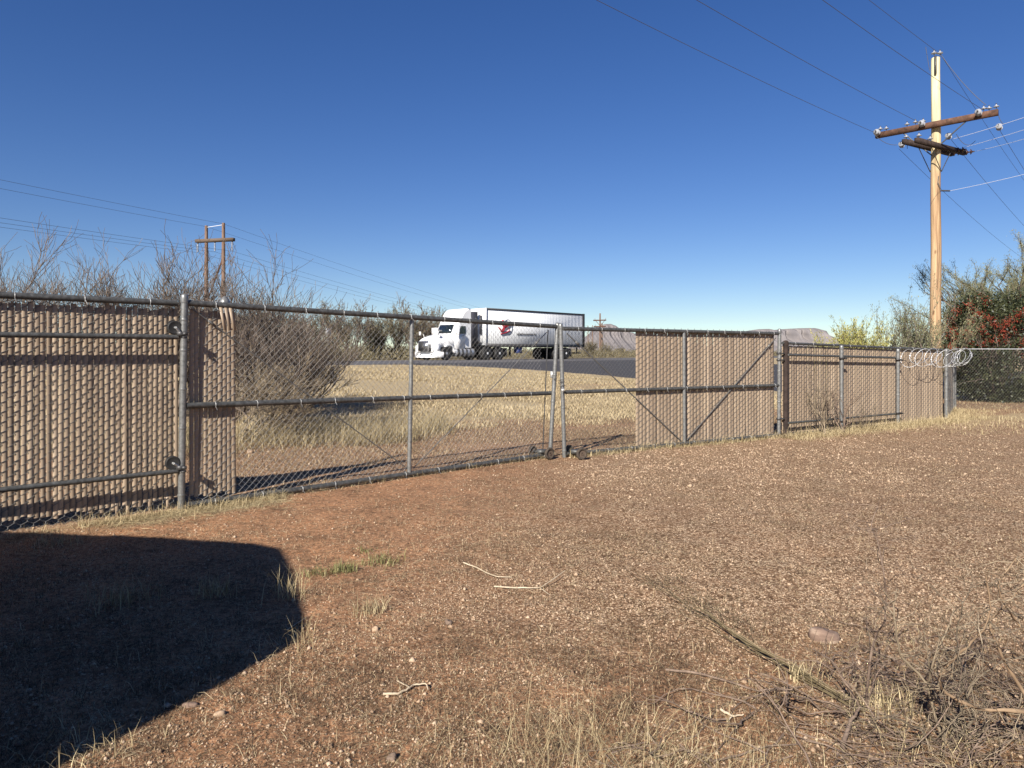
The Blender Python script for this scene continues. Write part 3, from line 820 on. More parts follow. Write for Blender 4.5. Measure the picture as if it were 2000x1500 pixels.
# ---- slatted fence left of the gate
def left_fence():
    s_end = -4.6
    A0 = LA + Lu * s_end; A, B = off(A0, LA + Lu * -0.02, -0.13)
    t = thing("slatted_fence", "tall tan slatted chain link fence left of the gate with two track pipes", "fence", (*A, 0))
    L = np.linalg.norm(B - A)
    mesh_panel(MB(), A, B, -0.02, 0.0, 2.0, 2.0, p=0.0455, noff=0.0055, r=0.0025, hh=0.042, hook=0.55).build("wire_mesh", M['wire'], t)
    sl = slat_panel(MB(), A, B, 0.07, 0.08, 1.935, 1.925, 0.0455, 0.041, s1=L + 0.06, jit=1.6)
    for s in (L - 0.52, L - 0.43, L - 0.24, L - 0.08):
        sl.box(P3(A, Lu, s, 0.07), (0.032, 0.007, 0.22), [[Lu[0], Lu[1], .03], [Ln_[0], Ln_[1], .05], [-.03, 0, 1]])
    sl.build("slat", M['slat'], t)
    a0, b0 = off(A0, LA, -0.085)
    pipe("top_rail", P3(a0, Lu, 0, 1.985), P3(b0, Lu, -0.03, 1.985), 0.029, t, ties=1, tstep=0.5)
    r0 = LA + Lu * -0.09
    for name, z0, z1 in (("track_pipe", 1.652, 1.655), ("track_pipe", 0.375, 0.375)):
        pipe(name, P3(LA, Lu, s_end, z0), P3(LA, Lu, -0.05, z1), 0.0235, t, m='galv')
    q = LA + Lu * 0.66 + Ln_ * -0.2
    q = at(439, 600, 7.55)
    p0 = post("terminal_post", (q[0], q[1], -0.1), (q[0], q[1], 2.02), 0.036, t, bands=(), cap=False)
    MB().lathe([(0.05, -0.02), (0.056, 0), (0.056, 0.012), (0.047, 0.035), (0.027, 0.06), (0.012, 0.075), (0, 0.08)], (q[0], q[1], 2.03), (0, 0, 1), 20).build("dome_cap", M['post'], p0, smooth=True)
    for s in (-1.9, -4.3):
        c = LA + Lu * s - Ln_ * 0.14
        post("line_post", (*c, -0.1), (*c, 1.97), 0.03, t, bands=(0.5,))


left_fence()

# ---- slatted fence right of the gate
FA = np.array([4.93, 12.78]); FB = np.array([9.70, 15.9]); Fu = (FB - FA) / np.linalg.norm(FB - FA); Fn = np.array([Fu[1], -Fu[0]]); FL = np.linalg.norm(FB - FA)
FC = np.array([11.75, 18.95]); FD = np.array([18.5, 19.9])


def right_fence():
    t = thing("slatted_fence", "lower tan slatted chain link fence right of the gate with twigs against it", "fence", (*FA, 0))
    A, B = off(FA, FB, -0.12)
    mesh_panel(MB(), A, B, 0.0, -0.02, 1.69, 1.58, s1=FL + 0.1, p=0.075, noff=0.0055, r=0.0034, hh=0.045, hook=0.6).build("wire_mesh", M['wire'], t)
    slat_panel(MB(), A, B, 0.05, 0.02, 1.64, 1.55, 0.075, 0.072, s0=0.03, s1=FL + 0.12, jit=0.6).build("slat", M['slat'], t)
    a0, b0 = off(FA, FB, -0.085)
    pipe("top_rail", P3(a0, Fu, 0, 1.685), P3(b0, Fu, 0, 1.575), 0.024, t, ties=1, tstep=0.6)
    pipe("track_pipe", P3(FA, Fu, 0.06, 1.472), P3(FA, Fu, 3.72, 1.405), 0.022, t)
    pipe("track_pipe", P3(FA, Fu, 0.06, 0.245), P3(FA, Fu, 3.85, 0.245), 0.022, t)
    for px, s in ((1640, 1.62), (1750, 3.62)):
        c = FA + Fu * s + Fn * 0.045
        p = post("line_post", (*c, -0.1), (*c, 1.615 if px == 1640 else 1.555), 0.035, t, bands=(0.45,))
        for z in ((1.40, 0.2) if px == 1640 else (1.36, 0.26)):
            k = MB().lathe([(0.04, -0.025), (0.048, -0.02), (0.048, 0.02), (0.04, 0.025)], (*c, z), (0, 0, 1), 14)
            k.box((c[0] + .05, c[1], z), (0.1, 0.03, 0.03)); k.box((c[0] - .01, c[1] - .05, z + .01), (0.1, 0.03, 0.025)); k.build("clamp", M['steel_dark'], p)
    c = FA + np.array([0.08, 0.02]) - Fn * 0.1
    post("terminal_post", (*c, -0.1), (*c, 1.69), 0.045, t, bands=(), m='arm_wood_post_shade')  # near-black colour stands in for the shade on this post beside the gate
    c = FB + Fn * 0.0
    post("corner_post", (*c, -0.1), (*c, 1.56), 0.04, t, bands=(0.2, 0.34, 0.5, 0.66, 0.8, 0.93))
    # the return that runs away from the corner
    ub = nrm(FC - FB)
    r = thing("slatted_fence", "short darker stretch of slatted fence running back from the corner post", "fence", (*FB, 0))
    A2, B2 = FB + ub * 0.05, FC
    mesh_panel(MB(), A2, B2, 0.0, 0.0, 1.56, 1.56, p=0.08, noff=0.0055, r=0.003, hh=0.045, hook=0.6).build("wire_mesh", M['wire'], r)
    slat_panel(MB(), A2, B2, 0.05, 0.05, 1.52, 1.52, 0.08, 0.066, jit=0.6).build("slat", M['slat'], r)
    pipe("top_rail", (*A2, 1.555), (*B2, 1.555), 0.02, r)
    post("end_post", (*FC, -0.1), (*FC, 1.62), 0.035, r, bands=(0.3, 0.6, 0.85))
    f = thing("chain_link_fence", "open chain link fence without slats in front of the red berried shrub", "fence", (*FC, 0))
    mesh_panel(MB(), FC, FD, 0.0, 0.0, 1.6, 1.6, p=0.045, r=0.0023, noff=0.003).build("wire_mesh", M['wire'], f)
    MB().tube([(*FC, 1.615), (*FD, 1.615)], 0.008, 6).build("top_wire", M['cable_bright'], f)
    post("end_post", (*(FC + np.array([.12, .1])), -0.1), (*(FC + np.array([.12, .1])), 1.62), 0.022, f, bands=())
    post("line_post", (*FD, -0.1), (*FD, 1.62), 0.03, f, bands=())


right_fence()


def razor_wire():
    t0 = FA + Fu * 3.75
    t = thing("razor_wire", "loose coil of shiny razor wire hung on the corner of the slatted fence", "razor wire", (*FB, 1.3))
    pts = []
    turns = 11
    n = turns * 22
    for i in range(n):
        k = i / n
        a = k * turns * 2 * math.pi + 1.0
        s = 3.72 + (FL - 3.72 + 0.55) * (1 - (1 - k) ** 1.55)
        rad = 0.175 + 0.03 * math.sin(k * 31)
        cz = 1.40 + 0.03 * math.sin(k * 9)
        nn = 0.14 + 0.02 * math.sin(k * 17)
        skew = 0.18 * math.sin(a)
        c = FA + Fu * (s + skew * 0.7 + 0.05 * math.sin(k * 47) + 0.05 * math.cos(a * 1.0)) + Fn * (nn + rad * math.cos(a) * 0.8)
        pts.append([c[0], c[1], cz + rad * math.sin(a) * (1.0)])
    pts = np.array(pts)
    m = MB().tube(pts, 0.005, 5)
    m.build("coil", M['razor'], t, smooth=True)
    b = MB()
    d = nrm(np.roll(pts, -1, 0) - pts)
    for i in range(0, n - 1, 1):
        side = nrm(np.cross(d[i], [0.3, 0.5, 0.8])); p = pts[i]
        V = [p - d[i] * 0.02, p + side * 0.016, p + d[i] * 0.02, p - side * 0.016]
        b.quads(V, [[0, 1, 2, 3]])
    b.build("barb", M['razor'], t)


razor_wire()

# ------------------------------------------------------------------ utility pole and wires
def insulator(c, axis, parent, size=0.075, m='porcelain', bells=1, name="insulator"):
    pr = []
    h = 0
    for k in range(bells):
        pr += [(size * .25, h), (size * .3, h + size * .2), (size, h + size * .3), (size * 1.02, h + size * .45), (size * .55, h + size * .75), (size * .3, h + size * .9), (size * .25, h + size * 1.25)]
        h += size * 1.3
    o = MB().lathe(pr, c, axis, 14).build(name, M[m], parent, smooth=True)
    MB().lathe([(size * .12, -size * .8), (size * .12, 0)], c, axis, 6).lathe([(size * .2, h - size * .1), (size * .25, h + size * .35)], c, axis, 8).build("pin", M['steel_dark'], o)
    return o


PX, PY = 13.1, 22.0
arm_d = np.array([0.731, -0.682]); line_d = np.array([0.682, 0.731])


def utility_pole():
    t = thing("utility_pole", "tall new pine utility pole with a long timber crossarm above the berry shrub", "utility pole", (PX, PY, 0), group="roadside utility poles")
    zs = np.linspace(-0.5, 10.62, 24)
    rad = 0.168 - (zs + .5) / 11.1 * 0.045
    wob = np.array([[PX + 0.01 * math.sin(z * 1.7), PY, z] for z in zs])
    MB().tube(wob, rad, 20).build("pole", M['pole'], t, smooth=True)
    for z, s in ((8.5, 1), (5.2, -1), (4.6, 1), (3.9, -1), (3.3, 1), (6.1, 1)):
        pass
    # climbing bolts either side
    k = 0
    zc = EYE + (HY - 242) / F * (PY - .25)
    fr = -line_d * 0.2
    c = np.array([PX + fr[0] * 1.2, PY + fr[1] * 1.2])
    ax = np.array([[arm_d[0], arm_d[1], 0], [line_d[0], line_d[1], 0], [0, 0, 1]])
    MB().box((*c, zc), (3.3, 0.13, 0.17), ax).build("crossarm", M['wood_dark'], t)
    for s in (-1, 1):
        p = np.array([*(c + arm_d * 0.85 * s), zc - 0.08]); q = np.array([*(c + arm_d * 0.04 * s), zc - 0.95])
        if s > 0: q[2] = zc - 0.75
        MB().tube([p, q], 0.02, 6).build("arm_brace", M['galv'], t)
    # lower pair of arms at right angles
    zl = EYE + (HY - 290) / F * PY
    ld = nrm(np.array([0.80, -0.60]))
    ld = nrm(np.array([0.86, 0.51]))
    for sgn, zz in ((-1, zl + .06), (1, zl)):
        n2 = np.array([ld[1], -ld[0]])
        cc = np.array([PX, PY]) + n2 * 0.19 * sgn + ld * -0.05
        MB().box((*cc, zz), (2.7, 0.11, 0.14), [[ld[0], ld[1], 0], [n2[0], n2[1], 0], [0, 0, 1]]).build("lower_arm", M['arm_wood_post_shade'], t)
        for s in (-1, 1):
            MB().tube([np.array([*(cc + ld * 0.55 * s), zz - .07]), np.array([PX + n2[0] * .17 * sgn, PY + n2[1] * .17 * sgn, zz - 0.75])], 0.014, 6).build("arm_brace", M['steel_dark'], t)
        for s in (-1.2, -.6):
            insulator((*(cc + ld * s), zz + 0.12), (0, 0, 1), t, 0.075)
        for s in (.8, 1.28):
            e = np.array([*(cc + ld * (s + .1)), zz + 0.02]); insulator(e, (0.8, -0.5, 0.0), t, 0.085, m='brown_glaze', bells=2)
    # insulators along the top arm
    for s, u in ((-1.5, -.1), (-1.35, .12), (-0.75, .1), (-0.5, -.05), (-.3, .1), (1.3, -.1), (1.42, .12), (1.6, .05)):
        insulator((*(c + arm_d * s + line_d * u * .4), zc + 0.15), (0, 0, 1), t, 0.075)
    for s in (-1.55, -0.28, 1.2):
        insulator((*(c + arm_d * s - line_d * 0.14), zc + 0.03), (-line_d[0], -line_d[1], 0.1), t, 0.09, bells=2)
    for s in (-1.1, 0.38, 1.85):
        insulator((*(c + arm_d * (s * .88) + line_d * 0.2), zc - 0.33), (line_d[0], line_d[1], -0.35), t, 0.085, bells=2)
    # head of the pole: riser bracket and two insulators
    for dx in (-0.08, 0.1):
        insulator((PX + dx, PY - .05, 10.72), (0, 0, 1), t, 0.085)
    MB().box((PX - 0.1, PY - .15, 10.35), (0.05, 0.05, 0.55)).build("pole_bracket", M['galv'], t)
    MB().tube([(PX + .05, PY - .2, zl - 1.35), (PX + 0.3, PY - .22, zl - 1.36)], 0.025, 6).build("service_clevis", M['steel_dark'], t)
    MB().tube([(PX - .02, PY - .18, zl - .9), (PX - .05, PY - .19, zl - 1.1), (PX + .04, PY - .19, zl - 1.3)], 0.012, 5).build("ground_lead", M['cable'], t)
    return t, c, zc, zl


up, arm_c, arm_z, low_z = utility_pole()


def wire(p, q, sag, label, group, r=0.0058, m='cable', n=28, cat="wire", name="power_line"):
    p = np.asarray(p, float); q = np.asarray(q, float)
    t = np.linspace(0, 1, n)[:, None]
    P = p + (q - p) * t; P[:, 2] -= sag * 4 * (t[:, 0] * (1 - t[:, 0]))
    o = MB().tube(P, r, 5).build(name, M[m], loc=tuple(p), smooth=True)
    return tag(o, label, cat, group)


G1 = "conductors on the near utility pole"
def aim(p, px, py, dist):
    """end point on the viewing line of a pixel, DIST further along the line direction"""
    return None


cz = arm_z
L60 = np.array([-0.75, -0.661])
ends = {}
for s, lab, tx, ty in ((-1.62, "overhead wire leaving the left end of the near crossarm towards the camera", 1225, 0), (-0.3, "overhead wire leaving the middle of the near crossarm towards the camera", 1408, 0), (1.35, "overhead wire leaving the right end of the near crossarm towards the camera", 1622, 0)):
    p = np.array([*(arm_c + arm_d * s - line_d * 0.35), cz + 0.04])
    q = np.array([*(p[:2] + L60 * 36), cz + 0.9])
    wire(p, q, 0.45, lab, G1)
p = np.array([PX - .05, PY - .1, 10.8])
wire(p, np.array([*(p[:2] + L60 * 36), 11.5]), 0.3, "topmost overhead wire leaving the head of the near pole towards the camera", G1)
for s, lab in ((-1.1, "overhead wire running down right from the left end of the near crossarm"), (0.36, "overhead wire running down right from the middle of the near crossarm"), (1.62, "overhead wire running down right from the right end of the near crossarm")):
    p = np.array([*(arm_c + arm_d * s + line_d * 0.5), cz - 0.42])
    wire(p, np.array([*(p[:2] + line_d * 60), cz - 0.6]), 1.0, lab, G1)
wire((PX + .1, PY, 10.82), (*(arm_c + arm_d * 1.35), cz + 0.28), 0.12, "short dark jumper wire from the pole head down to the right crossarm end", G1, r=0.009)
wire((PX + .1, PY, 10.82), (PX + .1 + line_d[0] * 60, PY + line_d[1] * 60, 10.2), 1.0, "high overhead wire running right from the head of the near pole", G1)
G2 = "bright service wires off the near pole"
ldd = nrm(np.array([0.86, 0.51])); n2 = np.array([ldd[1], -ldd[0]])
for st, (x1, y1), lab in (((*(arm_c + arm_d * 0.38 + line_d * 0.5), cz - 0.42), (2000, 222), "highest bright service wire at the right edge of the photo"), ((PX + ldd[0] * .9 - n2[0] * .19 + .24, PY + ldd[1] * .9 - n2[1] * .19 - .15, low_z + .1), (2000, 246), "second bright service wire below the crossarm at the right edge"), ((PX + ldd[0] * 1.38 + n2[0] * .19 + .22, PY + ldd[1] * 1.38 + n2[1] * .19 - .13, low_z + .03), (2000, 264), "third bright service wire from the brown insulators of the lower arm"), ((PX + .3, PY - .22, low_z - 1.36), (2000, 333), "lowest bright service wire from the clevis below the arms")):
    p = np.array(st); q = at(x1, y1, 19.4); q = p + (q - p) * 3.0
    wire(p, q, 0.12, lab, G2, r=0.006, m='cable_bright')
# jumper loops hanging on the arms
G3 = "slack jumper loops on the near pole"
for a, b, sg, lab in (((1707, 262), (1752, 283), .1, "slack dark jumper loop under the left end of the near crossarm"), ((1772, 272), (1772, 290), .1, "slack jumper loop between left crossarm half and lower arm"), ((1868, 262), (1905, 275), .22, "slack jumper loop right of the pole under the crossarm"), ((1948, 218), (1965, 240), .16, "slack jumper loop at the right tip of the near crossarm"), ((1808, 92), (1816, 138), .02, "thin jumper wire hanging beside the pole head")):
    wire(at(*a, PY - .3), at(*b, PY - .3), sg, lab, G3, r=0.008, n=12, name="jumper_wire")

# ------------------------------------------------------------------ transmission H-frame
HX, HYY = -33.4, 80.0
hl = nrm(np.array([0.266, 1.0])); ha = np.array([hl[1], -hl[0]])


def h_frame(loc, label, rz=0.0):
    t = thing("transmission_tower", label, "transmission tower", tuple(loc), group="timber transmission towers")
    b = np.array(loc, float)
    gz = b[2]
    for s, H in ((-1.12, 14.9), (1.12, 15.1)):
        c = b + np.array([*(ha * s), 0])
        MB().tube([c + [0, 0, -1], c + [0, 0, 6], c + [0, 0, H]], [0.26, 0.24, 0.17], 12).build("pole", M['wood_grey'], t, smooth=True)
    zc = 13.2
    ax = [[ha[0], ha[1], 0], [hl[0], hl[1], 0], [0, 0, 1]]
    MB().box(b + [0, 0, zc], (4.9, 0.5, 0.36), ax).build("crossarm", M['rust'], t)
    MB().tube([b + [*(ha * -1.1), 6.2], b + [*(ha * 1.1), 11.3]], 0.09, 6).build("diagonal_brace", M['wood_dark'], t)
    MB().tube([b + [*(ha * -1.12), 14.7], b + [*(ha * 1.12), 14.9]], 0.035, 5).build("tie_bar", M['cable_bright'], t)
    for s in (-2.25, 0, 2.25):
        pr = []
        for k in range(7): pr += [(0.03, k * .15), (0.11, k * .15 + .04), (0.11, k * .15 + .08), (0.03, k * .15 + .12)]
        MB().lathe(pr, b + [*(ha * s), zc - .2], (0, 0, -1), 8).build("insulator_string", M['porcelain'], t)
    return t


hz = float(terrain(HX, HYY, False))
h_frame((HX, HYY, hz), "weathered timber transmission tower rising behind the bare mesquite on the left")
H2 = np.array([38.6, 351.0]); h2z = float(terrain(*H2, False)) - 1.2
h_frame((*H2, h2z), "tiny distant timber transmission tower just behind the trailer")
G4 = "transmission wires of the timber towers"
H0 = np.array([HX, HYY]) - (H2 - np.array([HX, HYY])) * 0.75
names = ["left shield wire", "right shield wire", "left conductor", "middle conductor", "right conductor"]
for (s, z), nm in zip(((-1.12, 14.8), (1.12, 15.0), (-2.25, 11.9), (0, 11.9), (2.25, 11.9)), names):
    a = np.array([HX, HYY]) + ha * s; b2 = H2 + ha * s; c0 = H0 + ha * s
    wire((*a, hz + z), (*b2, h2z + z), 3.6, f"{nm} running from the weathered timber tower away behind the truck", G4, r=0.013, n=60, name="transmission_line")
    wire((*c0, z + 1.5), (*a, hz + z), 3.0, f"{nm} crossing the left sky up to the weathered timber tower", G4, r=0.013, n=60, name="transmission_line")


def far_pole(loc, H, label, arms):
    t = thing("utility_pole", label, "utility pole", tuple(loc), group="roadside utility poles"); b = np.array(loc, float)
    MB().tube([b + [0, 0, -1], b + [0, 0, H]], [0.22, 0.15], 10).build("pole", M['wood_grey'], t, smooth=True)
    for z, L in arms:
        MB().box(b + [-.1, -.2, z], (L, .2, .24), [[.86, -.5, 0], [.5, .86, 0], [0, 0, 1]]).build("crossarm", M['wood_dark'], t)
        for s in (-1, 1):
            MB().tube([b + [s * L * .3, -.2 - s * L * .17, z - .1], b + [0, -.2, z - 1.2]], 0.05, 5).build("arm_brace", M['wood_dark'], t)
            insulator(b + [s * L * .36, -.2 - s * L * .21, z + .2], (0, 0, 1), t, 0.16)
    return t


p = at(1172, 690, 150); pz = float(terrain(p[0], p[1], False))
far_pole((p[0], p[1], pz), EYE + 78 / F * 150 - pz, "distant brown utility pole with two crossarms right of the trailer", ((EYE + 70 / F * 150 - pz - .6, 2.9), (EYE + 55 / F * 150 - pz - .3, 2.7)))
p = at(1178, 690, 152); pz = float(terrain(p[0], p[1], False))
far_pole((p[0], p[1] + 2, pz), 7.0, "distant shorter pole standing against the two crossarm pole", ())

# ------------------------------------------------------------------ truck
def truck():
    P0 = np.array([-2.09, 55.9]); z0 = float(terrain(P0[0] + 1, P0[1] + 1, False)) + 0.05
    ang = math.atan2(-0.719, -0.695)
    t = thing("semi_truck", "white semi truck with a long refrigerated trailer driving along the highway", "truck", (P0[0], P0[1], z0), ang)
    def B(m, name, mt, par=None, sm=False, sq=True):
        if sq:
            for v in m.v: v[:, 0] = np.where(v[:, 0] > 0, v[:, 0] * 0.93, v[:, 0] * 0.838)
        return m.build(name, mt, par or t, smooth=sm, local=True)
    def rect(x, y0, y1, z0_, z1_, c=0.08):      # chamfered ring in the y-z plane
        return [(x, y0, z0_), (x, y1, z0_), (x, y1, z1_ - c), (x, y1 - c, z1_), (x, y0 + c, z1_), (x, y0, z1_ - c)]
    W = -2.6
    # trailer
    tr = B(MB().box((-7.4, W / 2, 2.62), (14.8, 2.56, 2.9)), "trailer", M['trailer_skin'])
    rails = MB()
    for y in (0.0, W): rails.box((-7.4, y, 4.04), (14.84, 0.06, 0.11)); rails.box((-7.4, y, 1.17), (14.84, 0.06, 0.24))
    B(rails, "side_rail", M['steel_dark'], tr)
    c = MB()
    for y in (0.01, W - .01): c.box((-0.06, y, 2.6), (0.16, 0.07, 3.0))
    B(c, "corner_post", M['truck_white'], tr)
    c = MB()
    for y in (0.0, W): c.box((-14.78, y, 2.6), (0.3, 0.07, 3.02))
    B(c, "rear_frame", M['black'], tr)
    rv = MB()
    for k in range(60): rv.box((-0.35 - k * 0.24, -0.021, 2.62), (0.03, 0.018, 2.66))
    B(rv, "panel_seam", M['trailer_skin'], tr)
    # writing: red script crest with a grey ring and a small line of lettering
    y = 0.03
    lg = MB(); a = np.linspace(0, 2 * math.pi, 30)[:-1]
    lg.tube(np.stack([-2.9 + np.cos(a) * 0.62, np.full(29, y), 2.7 + np.sin(a) * 0.62], -1), 0.02, 4, closed=True)
    B(lg, "logo_ring", M['alu'], tr)
    lt = MB()
    def script(pts, r): lt.tube(np.array([[-2.9 - px_, y + .01, 2.62 + pz_] for px_, pz_ in pts]), r, 6)
    S = [(-.42, .36), (-.5, .5), (-.66, .52), (-.76, .38), (-.66, .2), (-.5, .05), (-.46, -.15), (-.58, -.32), (-.8, -.34), (-.95, -.2), (-.9, 0)]
    script(S, 0.075)
    x = -.36
    for k in range(5):
        script([(x, -.2 + .05 * k), (x + .04, .12 + .05 * k), (x + .11, .2 + .05 * k), (x + .15, .02 + .05 * k), (x + .2, -.12 + .05 * k)], 0.04); x += .2
    script([(-.5, -.55), (-.1, -.42), (.35, -.26), (.75, -.08)], 0.05)
    B(lt, "logo_script", M['red'], tr)
    ln = MB(); xx = -4.3
    r2 = random.Random(4)
    while xx > -7.0:
        w = r2.uniform(0.06, 0.12)
        ln.box((xx, y, 2.1), (0.03, 0.02, 0.16)); ln.box((xx - w / 2, y, 2.05 + r2.uniform(0, .1)), (w, 0.02, 0.04)); xx -= w + (0.14 if r2.random() < .12 else 0.05)
    B(ln, "lettering", M['steel_dark'], tr)
    # cooling unit on the nose of the trailer
    rf = MB().loft([[(0.0, -.25, 1.35), (0.0, W + .25, 1.35), (0, W + .25, 3.85), (0, -.25, 3.85)], [(0.45, -.3, 1.5), (0.45, W + .3, 1.5), (0.45, W + .3, 3.7), (0.45, -.3, 3.7)], [(0.6, -.5, 1.75), (0.6, W + .5, 1.75), (0.6, W + .5, 3.45), (0.6, -.5, 3.45)]])
    u = B(rf, "cooling_unit", M['truck_white'], tr)
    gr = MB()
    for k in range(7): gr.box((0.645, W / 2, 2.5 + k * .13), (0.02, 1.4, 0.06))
    gr.box((0.62, W / 2, 2.95), (0.03, 1.75, 1.25)); gr.box((0.3, -.24, 2.75), (0.25, 0.03, 1.5)); gr.box((0.2, -.3, 1.7), (0.3, 0.03, .5))  # vent backing plate widened and dark to stand in for cab shade on the nose
    B(gr, "vent_shade_plate", M['grey_unit'], u)
    # tractor chassis
    ch = MB()
    for yy in (-0.85, -1.75): ch.box((1.4, yy, 0.78), (8.0, 0.12, 0.3))
    for x_ in (-2.1, -0.5, 4.24): ch.box((x_, W / 2, 0.55), (0.16, 2.0, 0.16))
    ch.box((-1.1, W / 2, 1.0), (1.2, 1.0, 0.1))
    ch.box((0.4, W / 2, 1.0), (2.0, 1.6, .3)); ch.box((1.2, -1.3, 1.45), (.5, 2.0, .9))
    B(ch, "chassis", M['black'])
    # hood
    def ring(x, hw_, zb, zt, c): return [(x, -1.3 + hw_, zb), (x, -1.3 + hw_, zt - c), (x, -1.3 + hw_ - c, zt - c * .25), (x, -1.3 + hw_ * .35, zt), (x, -1.3 - hw_ * .35, zt), (x, -1.3 - hw_ + c, zt - c * .25), (x, -1.3 - hw_, zt - c), (x, -1.3 - hw_, zb)]
    hd = MB().loft([ring(3.3, 1.12, .95, 2.06, .25), ring(3.9, 1.1, 1.0, 1.98, .28), ring(4.6, 1.08, 1.0, 1.86, .32), ring(5.1, 1.0, .62, 1.72, .34), ring(5.4, .86, .62, 1.58, .3), ring(5.55, .7, .64, 1.42, .2)])
    hood = B(hd, "hood", M['truck_white'], sm=False)
    # front fender arches
    fe = MB()
    for yy in (-.1, W + .1):
        a = np.linspace(0.0, math.pi, 11)
        pr = [(4.24 + .66 * math.cos(q), .55 + .66 * math.sin(q)) for q in a] + [(4.24 + .56 * math.cos(q), .55 + .56 * math.sin(q)) for q in a[::-1]]
        fe.loft([[(px_, yy - .28, pz_) for px_, pz_ in pr], [(px_, yy + .06, pz_) for px_, pz_ in pr]])
    fe.box((5.1, -.25, .85), (.5, .3, .5)); fe.box((5.1, W + .25, .85), (.5, .3, .5))
    B(fe, "fender", M['truck_white'])
    g = MB().box((5.56, -1.3, 1.04), (0.06, 1.16, .78)); gr_ = B(g, "grille", M['chrome'])
    g = MB()
    for k in range(11): g.box((5.6, -1.3 - .5 + k * .1, 1.04), (0.02, 0.028, .68))
    B(g, "grille_slot", M['black'], gr_)
    bp = MB().loft([[(4.95, .0, .22), (4.95, W, .22), (4.95, W, .62), (4.95, 0, .62)], [(5.4, -.12, .2), (5.4, W + .12, .2), (5.4, W + .12, .64), (5.4, -.12, .64)], [(5.68, -.5, .22), (5.68, W + .5, .22), (5.68, W + .5, .62), (5.68, -.5, .62)]])
    bum = B(bp, "bumper", M['truck_white'])
    f2 = MB()
    for yy in (-.62, W + .62): f2.lathe([(0.07, 0), (0.07, .03)], (5.66, yy, .42), (1, 0, 0), 10)
    B(f2, "fog_lamp", M['black'], bum)
    for yy, sg in ((-.42, 1), (W + .42, -1)):
        MB_ = MB().loft([[(5.2, yy + sg * .18, .95), (5.2, yy + sg * .18, 1.25), (5.42, yy, 1.22), (5.42, yy, .95)], [(5.28, yy + sg * .2, .97), (5.28, yy + sg * .2, 1.23), (5.48, yy + sg * .02, 1.2), (5.48, yy + sg * .02, .97)]])
        B(MB_, "headlight", M['alu'])
    # cab and sleeper from a side profile with narrowed roof
    prof = [(3.42, .95), (3.42, 2.02), (2.98, 2.72), (2.9, 2.9), (2.5, 3.55), (2.25, 3.82), (1.9, 3.97), (1.6, 4.0), (1.6, .95)]
    def prow(yc, sh): return [(x_ if x_ < 3 else x_ - sh * .3, yc, z_ - (sh if z_ > 3.4 else 0)) for x_, z_ in prof]
    cb = MB().loft([prow(-.16, .1), prow(-.3, 0), prow(W + .3, 0), prow(W + .16, .1)])
    cab = B(cb, "cab", M['truck_white'])
    B(MB().quads([(3.47, -.42, 2.07), (3.47, W + .42, 2.07), (3.04, W + .5, 2.72), (3.04, -.5, 2.72), (3.44, -.42, 2.05), (3.44, W + .42, 2.05), (3.0, W + .5, 2.7), (3.0, -.5, 2.7)], [[0, 1, 2, 3], [4, 7, 6, 5], [0, 4, 5, 1], [1, 5, 6, 2], [2, 6, 7, 3], [3, 7, 4, 0]]), "windshield", M['glass'])
    for yy in (-.145, W + .145):
        e = .01 if yy > -1 else -.01
        dr = MB().box((2.75, yy - e, 1.55), (1.15, .02, 1.9)); d_ = B(dr, "door", M['truck_white'])
        wv = [(3.12, yy, 2.02), (2.85, yy, 2.6), (2.28, yy, 2.6), (2.28, yy, 2.02)]
        m = MB(); m.loft([wv, [(a_, b_ + e * 2, c_) for a_, b_, c_ in wv]]); B(m, "side_window", M['glass'], d_)
        B(MB().box((2.4, yy + e, 1.85), (.16, .05, .04)), "handle", M['black'], d_)
    for yy, sg in ((-.02, 1), (W + .02, -1)):
        B(MB().box((3.22, yy + sg * .16, 2.2), (.14, .3, .6)).tube([(3.1, yy - sg * .1, 1.95), (3.22, yy + sg * .12, 1.98)], .03, 6), "mirror", M['truck_white'])
        B(MB().tube([(5.0, yy - sg * .4, 1.62), (5.0, yy - sg * .25, 1.95)], .02, 6).box((5.0, yy - sg * .24, 2.02), (.1, .16, .28)), "hood_mirror", M['truck_white'])
    # roof fairing vanes behind the sleeper, steps, tanks
    [B(MB().box((1.15, yy, 2.5), (.9, .04, 2.5)), "side_fairing", M['grey_unit']) for yy in (-.2, W + .2)]
    for yy in (-.25, W + .25):
        tk = MB().lathe([(0.05, 0), (.29, .02), (.31, .06), (.31, 2.1), (.29, 2.16), (.05, 2.18)], (1.1, yy - (.08 if yy > -1 else -.08), .6), (1, 0, 0), 20)
        tank = B(tk, "fuel_tank", M['alu'], sm=True)
        st = MB()
        for k in range(5): st.lathe([(.318, 0), (.325, .01), (.325, .05), (.318, .06)], (1.2 + k * .46, yy - (.08 if yy > -1 else -.08), .6), (1, 0, 0), 20)
        B(st, "tank_strap", M['steel_dark'], tank)
    # wheels
    def wheel(x_, yy, sg, name="wheel"):
        w = MB().lathe([(.3, -.14), (.47, -.14), (.515, -.1), (.515, .1), (.47, .14), (.3, .14)], (x_, yy, .515), (0, sg, 0), 28)
        o = B(w, name, M['rubber'], sm=True, sq=False)
        r_ = MB().lathe([(.31, .13), (.29, .125), (.25, .08), (.15, .07), (.12, .13), (.07, .15), (0, .15)], (x_, yy, .515), (0, sg, 0), 24)
        B(r_, "rim", M['alu'] if name == "wheel" else M['truck_white'], o, sm=True, sq=False)
    for yy, sg in ((-.16, 1), (W + .16, -1)):
        wheel(3.95, yy, sg)
    for x_ in (-0.3, -1.65, -8.75, -10.0):
        for yy, sg in ((-.18, 1), (W + .18, -1)):
            wheel(x_, yy, sg, "dual_wheel"); wheel(x_, yy - sg * .34, sg, "dual_wheel")
